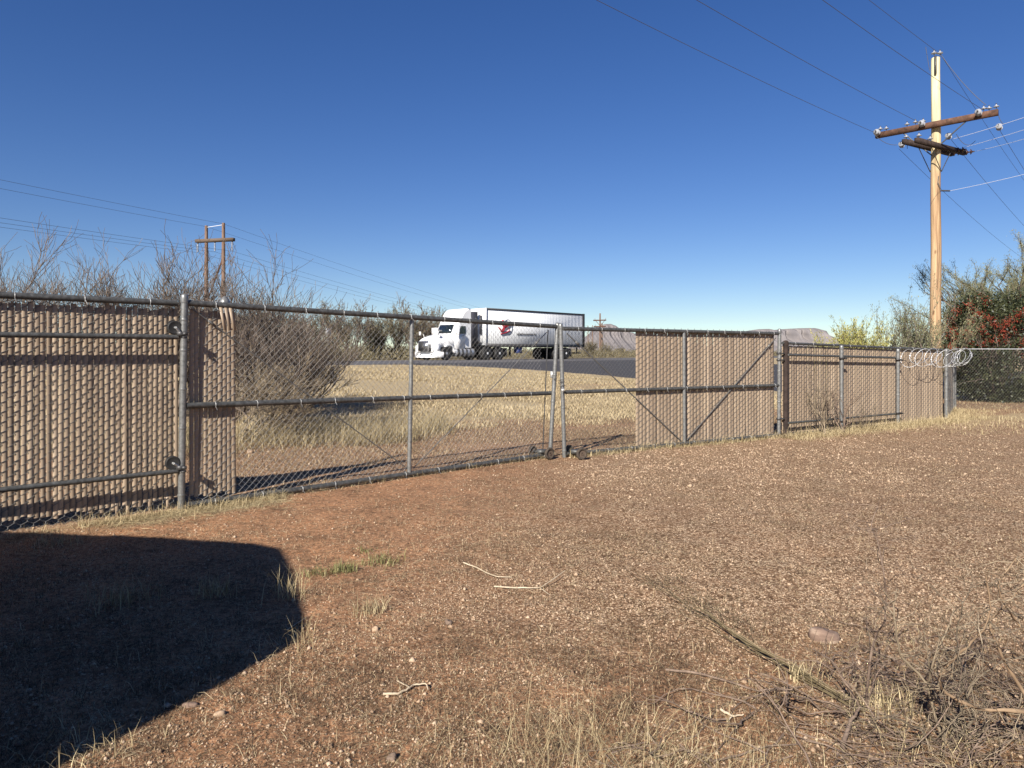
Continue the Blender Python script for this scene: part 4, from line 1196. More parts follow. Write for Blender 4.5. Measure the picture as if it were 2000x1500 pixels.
    fl = MB()
    for x_ in (-2.95, -12.75): fl.box((x_, -.35, .6), (.03, .6, .7)); fl.box((x_, W + .35, .6), (.03, .6, .7))
    B(fl, "mud_flap", M['black'])
    ss = MB().box((-11.3, W / 2, .85), (3.2, 1.0, .3))
    for x_ in (-10.5, -12.05): ss.box((x_, W / 2, .52), (.16, 2.2, .16))
    B(ss, "axle_carriage", M['black'], tr)
    lg = MB()
    for yy in (-.5, W + .5): lg.box((-3.9, yy, .68), (.14, .14, .8)); lg.box((-3.9, yy, .28), (.3, .3, .04))
    lg.box((-3.9, W / 2, .8), (.08, 1.6, .08)); B(lg, "landing_leg", M['black'], tr)
    B(MB().box((-4.8, -.3, .78), (.7, .4, .5)), "tool_box", M['navy'], tr)
    ub = MB().box((-14.6, W / 2, .55), (.1, 2.3, .12)).box((-14.6, -.7, .8), (.1, .1, .5)).box((-14.6, W + .7, .8), (.1, .1, .5)); B(ub, "rear_guard", M['steel_dark'], tr)


truck()

# ------------------------------------------------------------------ plants
def grow(start, d, length, r, depth, out, tips, jitter=0.35, up=0.1, kids=(3, 5), ratio=0.62, spread=0.7, seg=5, droop=0.0, rr=None, minr=0.0025):
    rr = rr or rnd
    p = np.array(start, float); d = np.array(nrm(d)); step = length / seg
    pts = [p.copy()]
    for i in range(seg):
        d = nrm(d + np.array([rr.gauss(0, 1), rr.gauss(0, 1), rr.gauss(0, .8)]) * jitter * 0.5 + np.array([0, 0, up - droop * (i / seg)]))
        q = p + d * step
        k0 = 1 - 0.6 * i / seg; k1 = 1 - 0.6 * (i + 1) / seg
        out.append((p, q, max(r * k0, minr), max(r * k1, minr)))
        p = q; pts.append((p, d))
    if depth == 0:
        tips.append((p, d)); return
    n = rr.randint(*kids)
    for k in range(n):
        f = rr.uniform(0.25, 1.0)
        i = min(seg, max(1, int(f * seg + 0.5)))
        b, bd = pts[i]
        side = np.array([rr.gauss(0, 1), rr.gauss(0, 1), rr.gauss(0, 0.6)])
        nd = nrm(bd + side * spread * 0.6)
        grow(b, nd, length * ratio * rr.uniform(0.7, 1.2), max(r * 0.55, minr), depth - 1, out, tips, jitter, up, kids, ratio, spread, max(3, seg - 1), droop, rr, minr)


def twigs_mb(out, sides=4):
    m = MB()
    a = np.array([o[0] for o in out]); b = np.array([o[1] for o in out])
    r0 = np.array([o[2] for o in out]); r1 = np.array([o[3] for o in out])
    big = r0 > 0.008
    m.segs(a[big], b[big], r0[big], r1[big], 5); m.segs(a[~big], b[~big], r0[~big], r1[~big], 3)
    return m


def leaves(mb, pts, n, size, spread, elong=2.0, dirs=None, dirw=0.0):
    """small two-sided leaf faces scattered round points"""
    pts = np.asarray(pts, float)
    idx = rng.integers(0, len(pts), n)
    c = pts[idx] + rng.normal(0, spread, (n, 3))
    d = rng.normal(0, 1, (n, 3))
    if dirs is not None: d = d * (1 - dirw) + np.asarray(dirs)[idx] * dirw * 2
    d = nrm(d); s = nrm(np.cross(d, rng.normal(0, 1, (n, 3))))
    k = size * rng.uniform(0.6, 1.4, (n, 1))
    V = np.stack([c - d * k * elong * .5, c + s * k * .5, c + d * k * elong * .5, c - s * k * .5], 1)
    f = (np.arange(n) * 4)[:, None] + np.arange(4)[None]
    return mb.quads(V, f)


def bare_shrub(name, label, cat, base, height, width, stems=9, depth=3, m='bark', group=None, lean=(0, 0), r=0.03, seed=1, kids=(3, 5), minr=0.003, jitter=0.35, up=0.12, build=True, spread=.7):
    rr = random.Random(seed)
    t = thing(name, label, cat, tuple(base), group=group)
    out = []; tips = []
    for k in range(stems):
        a = rr.uniform(0, 2 * math.pi); e = rr.uniform(0.15, 1.0)
        d = np.array([math.cos(a) * e * width / height + lean[0], math.sin(a) * e * width / height + lean[1], 1.0])
        grow(np.array(base) + np.array([math.cos(a), math.sin(a), 0]) * 0.12 * width * .3 - [0, 0, .05], d, height * rr.uniform(0.5, 0.72), r * rr.uniform(.6, 1), depth, out, tips, jitter, up, kids, 0.6, spread, 6, 0, rr, minr)
    thick = [o for o in out if o[2] > r * .42]; thin = [o for o in out if o[2] <= r * .42]
    twigs_mb(thick).build("trunk", M[m], t); twigs_mb(thin).build("twigs", M[m], t)
    return t, tips, out


def tz(x, y): return float(terrain(x, y, False))


G = "bare mesquites behind the slatted fence"
for (px, Y, H, W_, st, sd, lean, lab) in (
        (60, 13.5, 2.75, 2.3, 12, 3, (-.1, 0), "bare grey mesquite behind the left end of the slatted fence"),
        (215, 13.0, 2.8, 2.2, 13, 8, (-.12, 0), "tall bare mesquite over the middle of the left slatted fence"),
        (340, 13.6, 2.85, 2.2, 13, 14, (.0, 0), "bare mesquite just left of the timber transmission tower"),
        (455, 13.2, 2.6, 2.3, 12, 22, (.25, 0), "bare mesquite in front of the timber transmission tower's right pole"),
        (520, 12.3, 2.1, 2.5, 9, 31, (.5, .1), "low bare mesquite sprawling right behind the gate's slat strip")):
    x = (px - 1000) / F * Y
    bare_shrub("mesquite_tree", lab, "mesquite", (x, Y, tz(x, Y)), H, W_, st, 3, 'bark', G, lean, 0.026, sd, kids=(4, 7), minr=0.0033, up=.14, jitter=.42)
for (px, Y, H, W_, st, sd, lean, lab) in (
        (590, 15.5, 1.75, 2.0, 10, 35, (.35, .1), "low bare bush behind the gate between the mesquites and the road sign"),
        (505, 15.0, 2.35, 2.0, 11, 37, (.2, .1), "bare bush behind the gate right of the timber tower poles")):
    x = (px - 1000) / F * Y
    bare_shrub("mesquite_tree", lab, "mesquite", (x, Y, tz(x, Y)), H, W_, st, 3, 'bark_pale', G, lean, 0.022, sd, kids=(3, 6), minr=0.0034, up=.12, jitter=.42)
# low sprawling dead branches beside it
x, y = -4.3, 11.2
bare_shrub("mesquite_tree", "dense tangle of leaning dead twigs low behind the gate mesh", "mesquite", (x, y, tz(x, y)), 1.5, 2.7, 15, 3, 'bark_pale', G, (.95, .0), 0.014, 47, kids=(3, 6), minr=0.0028, up=0.02)

# far brush along the highway: three kinds copied
def far_tree(label, H, W_, seed, leafy, m, lm, group):
    t, tips, out = bare_shrub("roadside_tree", label, "tree", (0, 0, 0), H, W_, 9, 3, m, group, (0, 0), 0.07, seed, kids=(3, 5), minr=0.014)
    P = np.array([o[1] for o in out if o[2] < 0.03]); P = P[P[:, 2] > H * 0.08]
    if leafy: leaves(MB(), P, leafy, 0.05, 0.16, 2.2).build("crown", M[lm], t)
    return t


GF = "roadside mesquites across the highway"
protos = [far_tree("", 4.6, 3.4, 61, 3500, 'bark', 'leaf_olive', GF), far_tree("", 4.0, 3.8, 62, 3800, 'bark_olive', 'leaf_olive', GF), far_tree("", 3.4, 3.6, 63, 6500, 'bark_olive', 'leaf_olive', GF)]
spots = [(470, 54, 2, 1.0, "olive roadside tree seen low behind the sprawling mesquite"), (530, 56, 1, 1.05, "brown roadside tree left of the road sign and behind twigs"), (590, 58, 2, 1.0, "dense olive roadside tree just left of the road sign"), (640, 63, 1, 1.1, "roadside tree directly behind the thin road sign"), (690, 62, 0, 1.0, "tallest bare roadside tree a little right of the road sign"), (735, 66, 2, 1.1, "dense low roadside tree midway between road sign and truck"), (775, 68, 1, 1.15, "brown roadside tree left of the gate's middle post"), (815, 66, 0, 1.08, "tall bare roadside tree just ahead of the truck"), (850, 72, 1, 1.1, "roadside tree right behind the truck's hood"), (895, 82, 2, 1.0, "roadside tree mostly hidden by the truck cab"), (1155, 92, 2, 0.62, "rounded olive shrub right behind the trailer's rear end"), (1185, 104, 1, 0.5, "low brown shrub under the distant two crossarm pole"), (1215, 108, 2, 0.42, "low olive shrub left of the gate's slats"), (400, 51, 1, 1.0, "roadside tree hidden behind the left mesquites and fence"), (300, 49, 2, 1.0, "olive roadside tree far behind the left mesquites")]
used = set()
for px, Y, k, s, lab in spots:
    o = protos[k] if k not in used else copy_tree(protos[k])
    used.add(k)
    x = (px - 1000) / F * Y
    o.location = (x, Y, tz(x, Y)); o.rotation_euler = (0, 0, rnd.uniform(0, 6.28)); o.scale = (s, s, s)
    o["label"] = lab


def brush_mass():
    m = MB()
    pts = []
    for i in range(900):
        q = rng.uniform(42.5, 75); tt = rng.uniform(-40, 150)
        c = hw(tt, q)
        px = 1000 + F * c[0] / c[1] if c[1] > 1 else -999
        h = rng.uniform(0.5, 1.6) * (1.1 if px < 900 else 0.8)
        pts.append((c[0], c[1], tz(*c), h))
    for i in range(1200):
        q = rng.uniform(75, 420); tt = rng.uniform(-60, 500); c = hw(tt, q)
        pts.append((c[0], c[1], tz(*c), rng.uniform(.8, 2.2)))
    for x, y, z, h in pts:
        n = 90
        c = np.array([x, y, z]) + np.c_[rng.normal(0, h * .5, (n, 2)), np.abs(rng.normal(0.35 * h, h * .32, n))]
        d = nrm(np.c_[rng.normal(0, .6, (n, 2)), rng.uniform(.3, 1.2, n)]); s = nrm(np.cross(d, rng.normal(0, 1, (n, 3))))
        k = rng.uniform(.1, .3, (n, 1)) * h
        m.tris(np.stack([c - s * k * .18, c + s * k * .18, c + d * k * 1.3], 1), np.arange(n * 3))
    tag(m.build("desert_brush", M['leaf_olive']), "low olive brown desert brush beyond the highway", "brush", kind="stuff")


brush_mass()

# yellow-green rabbitbrush behind the right fence
def upright_bush(name, label, base, H, W_, n_st, mleaf, seed, r=0.012, leafn=9000, size=0.012, bark='bark_pale', group=None, elong=4.5, skip_low=0.2, kids=(3, 5), spread=.03):
    t, tips, out = bare_shrub(name, label, "shrub", base, H, W_, n_st, 2, bark, group, (0, 0), r, seed, kids=kids, minr=0.0033, up=0.2, spread=.5)
    P = np.array([o[1] for o in out]); D = np.array([nrm(o[1] - o[0]) for o in out])
    k = (P[:, 2] - base[2]) > H * skip_low
    leaves(MB(), P[k], leafn, size, spread, elong, D[k], .62).build("foliage", M[mleaf], t)
    return t


x, Y = (1668 - 1000) / F * 17.8, 17.8
upright_bush("rabbitbrush", "yellow green rounded bush showing over the right slatted fence left of the pole", (x, Y, 0), 2.0, 1.35, 46, 'leaf_yellow', 71, leafn=45000, elong=4, size=.014)
x, Y = (1622 - 1000) / F * 17.6, 17.6
upright_bush("rabbitbrush", "small yellow green bush showing at the left of the rounded bush over the fence", (x, Y, 0), 1.8, .6, 20, 'leaf_yellow', 75, leafn=14000)
x, Y = (1775 - 1000) / F * 18.0, 18.0
upright_bush("desert_broom", "tall sparse grey green shrub leaning left beside the utility pole", (x, Y, 0), 2.75, 1.35, 17, 'leaf_feather', 73, r=0.022, leafn=9000, size=.012, bark='bark', skip_low=.3)
x, Y = (1803 - 1000) / F * 18.3, 18.3
upright_bush("desert_broom", "brownish green shrub growing round the foot of the utility pole", (x, Y, 0), 2.5, .5, 16, 'leaf_feather', 79, leafn=8000, size=.013)


def berry_shrub():
    base = (1945 - 1000) / F * 22.0, 22.0, 0.0
    t = thing("berry_shrub", "big dark green shrub covered in red berries behind the open chain link fence", "shrub", base)
    rr = random.Random(5); out = []; tips = []
    for k in range(15):
        a = rr.uniform(0, 6.28); e = rr.uniform(.1, 1.0)
        grow(np.array(base) + [0, 0, -.05], (math.cos(a) * e * .85, math.sin(a) * e * .85, 1), rr.uniform(1.7, 2.3), .04, 2, out, tips, .4, .06, (3, 5), .6, .8, 6, 0, rr, .006)
    twigs_mb(out).build("trunk", M['bark'], t)
    # clumped crown: clusters spread through an uneven volume
    cl = []
    for i in range(800):
        a = rng.uniform(0, 6.28); rad = math.sqrt(rng.uniform(0.02, 1)); zz = rng.uniform(.05, 1)
        prof = 1.0 if zz > .4 else .5 + .5 * (zz / .4)
        prof *= math.sqrt(max(0.06, 1 - ((zz - .45) / .62) ** 2))
        c = np.array([base[0] + math.cos(a) * rad * 1.75 * prof, base[1] + math.sin(a) * rad * 1.5 * prof, zz * 3.2])
        if fbm(np.array([c[0] * 1.3]), np.array([c[2] * 1.3 + c[1]]), 91)[0] > .43: cl.append(c)
    cl = np.array(cl)
    leaves(MB(), cl, 48000, .034, .14, 2.1).build("foliage", M['leaf_dark'], t)
    # berry bunches on the outside
    bc = cl[(cl[:, 2] > 1.3) & (cl[:, 2] < 3.2)]
    sel = []
    for c in bc:
        if fbm(np.array([c[0] * 1.1 + 3]), np.array([c[2] * 1.4]), 93)[0] > .41: sel.append(c + np.array([0, -.12, .02]))
    sel = np.array(sel)
    n = 9000; idx = rng.integers(0, len(sel), n); c = sel[idx] + rng.normal(0, .065, (n, 3)) + np.array([0, -.05, 0])
    o8 = np.array([[1, 0, 0], [-1, 0, 0], [0, 1, 0], [0, -1, 0], [0, 0, 1], [0, 0, -1.0]])
    V = c[:, None] + o8[None] * rng.uniform(.012, .022, (n, 1, 1))
    f = np.array([[0, 2, 4], [2, 1, 4], [1, 3, 4], [3, 0, 4], [2, 0, 5], [1, 2, 5], [3, 1, 5], [0, 3, 5]])
    MB().tris(V, (np.arange(n) * 6)[:, None, None] + f[None]).build("berries", M['berry'], t, smooth=True)


berry_shrub()


def feather_tree(label, px, Y, H, seed, group, leafn, zlow):
    base = ((px - 1000) / F * Y, Y, 0.0)
    t = thing("acacia_tree", label, "tree", base, group=group)
    rr = random.Random(seed); out = []; tips = []
    for k in range(9):
        a = rr.uniform(0, 6.28); e = rr.uniform(.1, .75)
        grow(np.array(base) + [0, 0, -.05], (math.cos(a) * e, math.sin(a) * e, 1), H * .62, .07, 3, out, tips, .3, .1, (3, 4), .55, .6, 6, 0, rr, .005)
    thick = [o for o in out if o[2] > .02]; thin = [o for o in out if o[2] <= .02]
    twigs_mb(thick).build("trunk", M['bark'], t); twigs_mb(thin).build("twigs", M['bark_olive'], t)
    P = np.array([o[1] for o in thin]); D = np.array([nrm(o[1] - o[0]) for o in thin]); k = P[:, 2] > zlow
    leaves(MB(), P[k], int(leafn * 1.8), .012, .06, 5.5, D[k], .5).build("crown", M['leaf_feather'], t)


GA = "feathery trees behind the berry shrub"
feather_tree("feathery grey green tree rising directly above the red berried shrub", 1950, 27, 5.2, 101, GA, 20000, 1.8)
feather_tree("taller feathery tree at the right edge behind the berry shrub", 2030, 26, 5.9, 103, GA, 22000, 1.8)
feather_tree("thin feathery tree top just right of the utility pole", 1885, 30, 4.6, 107, GA, 7000, 2.0)

# dead shrubs in front of the right fence
c = FA + Fu * .75 + Fn * .28
bare_shrub("dead_shrub", "bare dead weed leaning on the right fence next to the gate post", "shrub", (*c, 0), 1.25, .45, 5, 2, 'bark_pale', "dead weeds at the right fence", (.05, 0), .011, 131, kids=(3, 5), minr=.0025)
c = FA + Fu * 1.35 + Fn * .22
bare_shrub("dead_shrub", "forked dark dead shrub in front of the first right fence panel", "shrub", (*c, 0), .95, .55, 4, 2, 'stick_dark', "dead weeds at the right fence", (.1, 0), .016, 137, kids=(3, 5), minr=.003)
c = FA + Fu * 2.1 + Fn * .2
bare_shrub("dead_shrub", "pale low dead weed between the two posts of the right fence", "shrub", (*c, 0), .6, .5, 5, 2, 'bark_pale', "dead weeds at the right fence", (0, 0), .007, 139, kids=(3, 5), minr=.0025)

# ------------------------------------------------------------------ grass
def blades(mb, xy, h, wid, bend=0.5, flat=0.0, segs=2):
    """curved grass blades at xy; flat lays them down"""
    n = len(xy); h = np.broadcast_to(np.asarray(h, float), (n,))
    z = terrain(xy[:, 0], xy[:, 1])
    a = rng.uniform(0, 2 * math.pi, n); b = np.abs(rng.normal(bend, bend * .5, n)) + flat
    d0 = nrm(np.stack([np.cos(a) * b, np.sin(a) * b, np.ones(n) * (1 if flat == 0 else 0.25)], -1))
    d1 = nrm(d0 + np.stack([np.cos(a) * b, np.sin(a) * b, -np.ones(n) * b * .55], -1))
    s = nrm(np.stack([-np.sin(a), np.cos(a), rng.normal(0, .3, n)], -1)) * (wid * rng.uniform(.6, 1.3, n))[:, None]
    p0 = np.c_[xy, z - 0.005]; p1 = p0 + d0 * (h * .55)[:, None]; p2 = p1 + d1 * (h * .5)[:, None]
    if flat: p2[:, 2] = np.maximum(p2[:, 2], z + .004)
    V = np.stack([p0 - s, p0 + s, p1 + s * .75, p1 - s * .75, p2], 1)
    b5 = (np.arange(n) * 5)[:, None]
    base = mb._add(V)
    mb.q.append(b5 + np.array([[0, 1, 2, 3]]) + base); mb.mq.append(np.zeros(n, int))
    mb.t.append(b5 + np.array([[3, 2, 4]]) + base); mb.mt.append(np.zeros(n, int))
    return mb


def in_view(xy, margin=0.06):
    return (xy[:, 1] > 1.8) & (np.abs(xy[:, 0] / np.maximum(xy[:, 1], .1)) < 0.72 + margin)


def clumped(n, x0, x1, y0, y1, seed, thr=.45, sc=.8, cond=None):
    xy = np.c_[rng.uniform(x0, x1, n), rng.uniform(y0, y1, n)]
    k = in_view(xy)
    if thr: k &= fbm(xy[:, 0] * sc, xy[:, 1] * sc, seed) + rng.normal(0, .07, n) > thr
    if cond is not None: k &= cond(xy)
    return xy[k]


# straw field between gate and highway
bq = lambda xy: qdist(xy[:, 0], xy[:, 1])
bs = lambda xy: fence_side(xy[:, 0], xy[:, 1])
edge = np.array([p[:2] for p in near])


def off_road(xy):
    o = np.argsort(edge[:, 0]); yy = np.interp(xy[:, 0], edge[o, 0], edge[o, 1])
    q = bq(xy)
    return (q < 25.4) & ((xy[:, 0] < edge[0, 0]) | (xy[:, 1] < yy - .3))


fld = clumped(700000, -24, 12, 11, 37, 41, .47, .8, lambda p: (bs(p) > 3.2) & off_road(p) & ~((np.abs(bq(p) - 13.2) < .7) & (rng.uniform(0, 1, len(p)) < .45)))
fld = fld[.55 * fbm(fld[:, 0] * .22, fld[:, 1] * .22, 45) + .45 * fbm(fld[:, 0] * 1.7, fld[:, 1] * 1.7, 46) + rng.normal(0, .06, len(fld)) > .46][:150000]
m = blades(MB(), fld, rng.uniform(.04, .13, len(fld)) * (.7 + .8 * fbm(fld[:, 0] * .6, fld[:, 1] * .6, 44)), .006, .6)
tag(m.build("field_grass", M['straw_field']), "sunlit yellow straw grass between the gate and the highway", "grass", kind="stuff")
tall = clumped(60000, -8.5, -0.5, 9.3, 15, 51, .40, .9, lambda p: (bs(p) > 2.1 + 1.0 * (fbm(p[:, 0] * .7, p[:, 1] * .7, 52))) & (bs(p) < 4.6) & (p[:, 0] < -.9 - (p[:, 1] - 12) * .2))
m = blades(MB(), tall, rng.uniform(.12, .48, len(tall)), .0026, .7)
tag(m.build("tall_grass", M['grass_mix']), "tall half green dry grass band just beyond the left gate leaf", "grass", kind="stuff")

# straw along the fences
def along(A, B, n, spread, side=0.0):
    A = np.asarray(A); B = np.asarray(B); u = nrm(B - A); nv = np.array([u[1], -u[0]])
    s = rng.uniform(0, 1, n); return A + (B - A) * s[:, None] + nv * (side + np.abs(rng.normal(0, spread, n)))[:, None]


m = MB()
xy = along(LA - Lu * 0.9, LA + Lu * 1.0, 2300, .12, .02); blades(m, xy, rng.uniform(.04, .17, len(xy)), .0014, 1.1)
xy = along(LA - Lu * 2.2, LA - Lu * .6, 700, .1, .05); blades(m, xy, rng.uniform(.03, .12, len(xy)), .0014, 1.1)
xy = along(LA - Lu * .6, LA + Lu * .9, 3200, .16, .05); blades(m, xy, rng.uniform(.12, .3, len(xy)), .0015, 1.2, flat=1.0)
xy = along(LA + Lu * .9, LB, 900, .06, -.03); blades(m, xy, rng.uniform(.04, .14, len(xy)), .0016, .8)
xy = along(RA, RB, 2600, .1, -.04); blades(m, xy, rng.uniform(.05, .18, len(xy)), .0022, .8)
xy = along(FA - Fu * .2, FB, 9000, .28, -.02); blades(m, xy, rng.uniform(.04, .2, len(xy)) * (1 + (rng.uniform(0, 1, len(xy)) < .08)), .002, .9)
xy = along(FB, FC, 3500, .5, -.1); blades(m, xy, rng.uniform(.05, .16, len(xy)), .0024, .9)
xy = clumped(24000, 5, 19, 13, 23, 57, .46, .9, lambda p: (bs(p) < .3) | (p[:, 0] > 11.6)); blades(m, xy, rng.uniform(.04, .16, len(xy)), .003, .9)
tag(m.build("fence_straw", M['straw']), "dry straw and dead weeds gathered along the foot of the fences", "straw", kind="stuff")

# yard litter: short dead weeds and flat straw
m = MB()
yard = lambda p: bs(p) < -.05
def scattered(n, y0, y1, power=1.6):
    u = rng.uniform(0, 1, n); e = 1 - power
    y = (y0 ** e + u * (y1 ** e - y0 ** e)) ** (1 / e)
    xy = np.c_[rng.uniform(-.77, .77, n) * y, y]
    return xy[yard(xy)]


def patchy(xy, seed, thr, sc=1.1):
    return xy[.6 * fbm(xy[:, 0] * sc, xy[:, 1] * sc, seed) + .4 * fbm(xy[:, 0] * 4.5, xy[:, 1] * 4.5, seed + 5) + rng.normal(0, .05, len(xy)) > thr]


xy = patchy(scattered(300000, 2.1, 17), 61, .47)
blades(m, xy, rng.uniform(.012, .04, len(xy)) * (xy[:, 1] / 4.5) ** .55, .0012, 1.1)
xy = patchy(scattered(260000, 2.1, 15), 63, .5, .8); xy = xy[(xy[:, 1] > 4) | (rng.uniform(0, 1, len(xy)) < .55)]
blades(m, xy, rng.uniform(.025, .11, len(xy)) * (xy[:, 1] / 5) ** .4, .0011, 1.2, flat=1.4)
xy = scattered(150000, 3.4, 13, 1.3); xy = xy[(xy[:, 0] < 2.2) & (bs(xy) > -3.2) & (fbm(xy[:, 0] * 1.4, xy[:, 1] * 1.4, 67) + rng.normal(0, .08, len(xy)) > .47)]
blades(m, xy, rng.uniform(.02, .1, len(xy)), .0015, 1.2, flat=1.4)
xy = clumped(160000, -5, 7, 8, 17, 69, .4, .9, lambda p: (bs(p) > .1) & (bs(p) < 4.4))
blades(m, xy, rng.uniform(.02, .1, len(xy)), .0022, 1.2)
xy = patchy(scattered(22000, 2.1, 13), 66, .52, .9)
blades(m, xy, rng.uniform(.04, .12, len(xy)), .001, 1.5)
tag(m.build("ground_litter", M['litter']), "short dead weeds and straw bits littering the yard soil", "litter", kind="stuff")
m = MB()
xy = clumped(17000, -5, 4, 2.2, 7, 64, .44, .8, lambda p: yard(p) & (p[:, 0] < 1.2))
blades(m, xy, rng.uniform(.03, .13, len(xy)), .001, 1.0, flat=1.0)
xy = clumped(4500, -.9, 3.2, 2.2, 4.1, 68, .47, 1.6, lambda p: (p[:, 1] < 2.2 + .55 * np.clip(p[:, 0] + .9, 0, 3)))
blades(m, xy, rng.uniform(.03, .14, len(xy)), .0009, .9)
tag(m.build("dry_grass", M['straw']), "thin dry grass stems scattered over the foreground soil", "grass", kind="stuff")

m = MB()
xy = scattered(300000, 2.1, 12)
pt = .55 * fbm(xy[:, 0] * 1.3, xy[:, 1] * 1.3, 81) + .45 * fbm(xy[:, 0] * 5, xy[:, 1] * 5, 83) + rng.normal(0, .05, len(xy))
xy = xy[pt > .47 + .085 * (xy[:, 1] > 4.0)]
blades(m, xy, rng.uniform(.012, .055, len(xy)) * (xy[:, 1] / 4.5) ** .4, .0009, 1.0)
xy = scattered(60000, 2.1, 7); xy = xy[fbm(xy[:, 0] * 1.1, xy[:, 1] * 1.1, 85) > .5]
blades(m, xy, rng.uniform(.04, .13, len(xy)), .0008, 1.2, flat=1.1)
tag(m.build("dead_weeds", M['weed']), "dark wiry dead weeds matted on the yard soil", "weeds", kind="stuff")

# gravel
def scattered_any(n, y0, y1, power=1.7):
    u = rng.uniform(0, 1, n); e = 1 - power
    y = (y0 ** e + u * (y1 ** e - y0 ** e)) ** (1 / e)
    return np.c_[rng.uniform(-.77, .77, n) * y, y]


def gravel():
    n0 = 480000
    xy = np.r_[scattered_any(n0, 2.1, 16), np.c_[rng.uniform(-5, 6, 60000), rng.uniform(8, 15, 60000)]]
    b = fence_side(xy[:, 0], xy[:, 1])
    g, s, f = zones(xy[:, 0], xy[:, 1])
    pat = .5 * fbm(xy[:, 0] * .9, xy[:, 1] * .9, 71) + .5 * fbm(xy[:, 0] * 3.3, xy[:, 1] * 3.3, 73)
    k = (b < 3.4) & (rng.uniform(0, 1, len(xy)) < np.clip(.02 + .03 * (xy[:, 1] > 4) + 1.25 * g * np.clip(3.2 * (pat - .33), 0.04, 1), 0, 1) * np.where(b > 0, .28, .62))
    xy = xy[k]; n = len(xy)
    sz = np.exp(rng.normal(math.log(.0047), .45, n)) * np.clip(xy[:, 1] / 7, .8, 1.5)
    z = terrain(xy[:, 0], xy[:, 1])
    o8 = np.array([[1, 0, 0], [-1, 0, 0], [0, 1, 0], [0, -1, 0], [0, 0, .7], [0, 0, -.7]])
    V = o8[None] * rng.uniform(.6, 1.4, (n, 6, 1)) * sz[:, None, None]
    a = rng.uniform(0, 6.28, n); ca, sa = np.cos(a)[:, None], np.sin(a)[:, None]
    V = np.stack([V[..., 0] * ca - V[..., 1] * sa, V[..., 0] * sa + V[..., 1] * ca, V[..., 2]], -1)
    V += np.c_[xy, z + sz * .25][:, None]
    f = np.array([[0, 2, 4], [2, 1, 4], [1, 3, 4], [3, 0, 4], [2, 0, 5], [1, 2, 5], [3, 1, 5], [0, 3, 5]])
    o = MB().tris(V, (np.arange(n) * 6)[:, None, None] + f[None]).build("gravel", M['pebble'])
    tag(o, "loose pinkish gravel strewn over the yard", "gravel", kind="stuff")


gravel()

# ------------------------------------------------------------------ single things on the ground
def tuft(label, px, py, n, h, m, wid=.0022, bend=.45, spread=.05, group=None, name="grass_tuft"):
    p = ground_at(px, py)
    xy = p[None, :2] + rng.normal(0, spread, (n, 2))
    hh = rng.uniform(.45, 1.0, n) * h
    o = blades(MB(), xy, hh, wid, bend).build(name, M[m], loc=(p[0], p[1], p[2]))
    return tag(o, label, "grass tuft", group)


GT = "green grass tufts near the shadow"
tuft("greenest grass tuft right of the shadow's corner", 672, 1113, 220, .10, 'grass_green', group=GT)
tuft("small green tuft up and right of the greenest tuft", 748, 1096, 170, .09, 'grass_green', group=GT, spread=.07)
tuft("faint green tuft touching the shadow's right edge", 620, 1118, 120, .08, 'grass_green', group=GT)
tuft("tiny green tuft farthest from the shadow", 712, 1075, 80, .05, 'grass_green', group=GT, spread=.04)
GD = "dry grass tufts in the foreground"
tuft("wide wispy straw tuft at the bottom edge left of centre", 1000, 1490, 190, .3, 'straw', .0006, 1.2, .2, GD)
tuft("tallest wispy straw tuft at the bottom centre", 1120, 1500, 240, .36, 'straw', .0006, 1.0, .2, GD)
tuft("wispy straw tuft right of the bottom centre", 1235, 1490, 200, .3, 'straw', .0006, 1.2, .2, GD)
tuft("straw tuft beside the dead forked stub at the bottom", 1350, 1490, 180, .24, 'straw', .0007, 1.1, .16, GD)
tuft("stubby pale straw tuft at the foot of the green stalk bundle", 1735, 1385, 130, .17, 'straw', .0018, .45, .06, GD)
tuft("stubby straw tuft between green stalks and rock", 1572, 1330, 70, .12, 'straw', .0018, .35, .04, GD)
tuft("low spreading straw tuft in the bottom right corner", 1800, 1470, 150, .2, 'straw', .001, .9, .12, GD)
tuft("brown grass tuft left of the bleached hooked stick", 720, 1195, 120, .14, 'grass_mix', .0014, .5, .05, GD)
tuft("upright straw stems on the shadow's right edge", 565, 1165, 60, .26, 'straw', .0014, .4, .06, GD)
tuft("bent straw stems at the lower right of the shadow", 585, 1260, 70, .2, 'straw', .0012, .7, .08, GD)
tuft("grass tuft deep inside the shadow on the left", 230, 1175, 160, .2, 'grass_mix', .0018, .4, .1, GD)
tuft("grass tuft in the middle of the shadow", 420, 1160, 120, .16, 'grass_mix', .0018, .4, .06, GD)
tuft("grass tuft at the fence foot on the shadow's upper edge", 110, 1062, 160, .14, 'grass_mix', .0018, .7, .12, GD)
tuft("straw tuft at the bottom left below the shadow", 120, 1490, 160, .14, 'straw', .0014, 1.0, .14, GD)


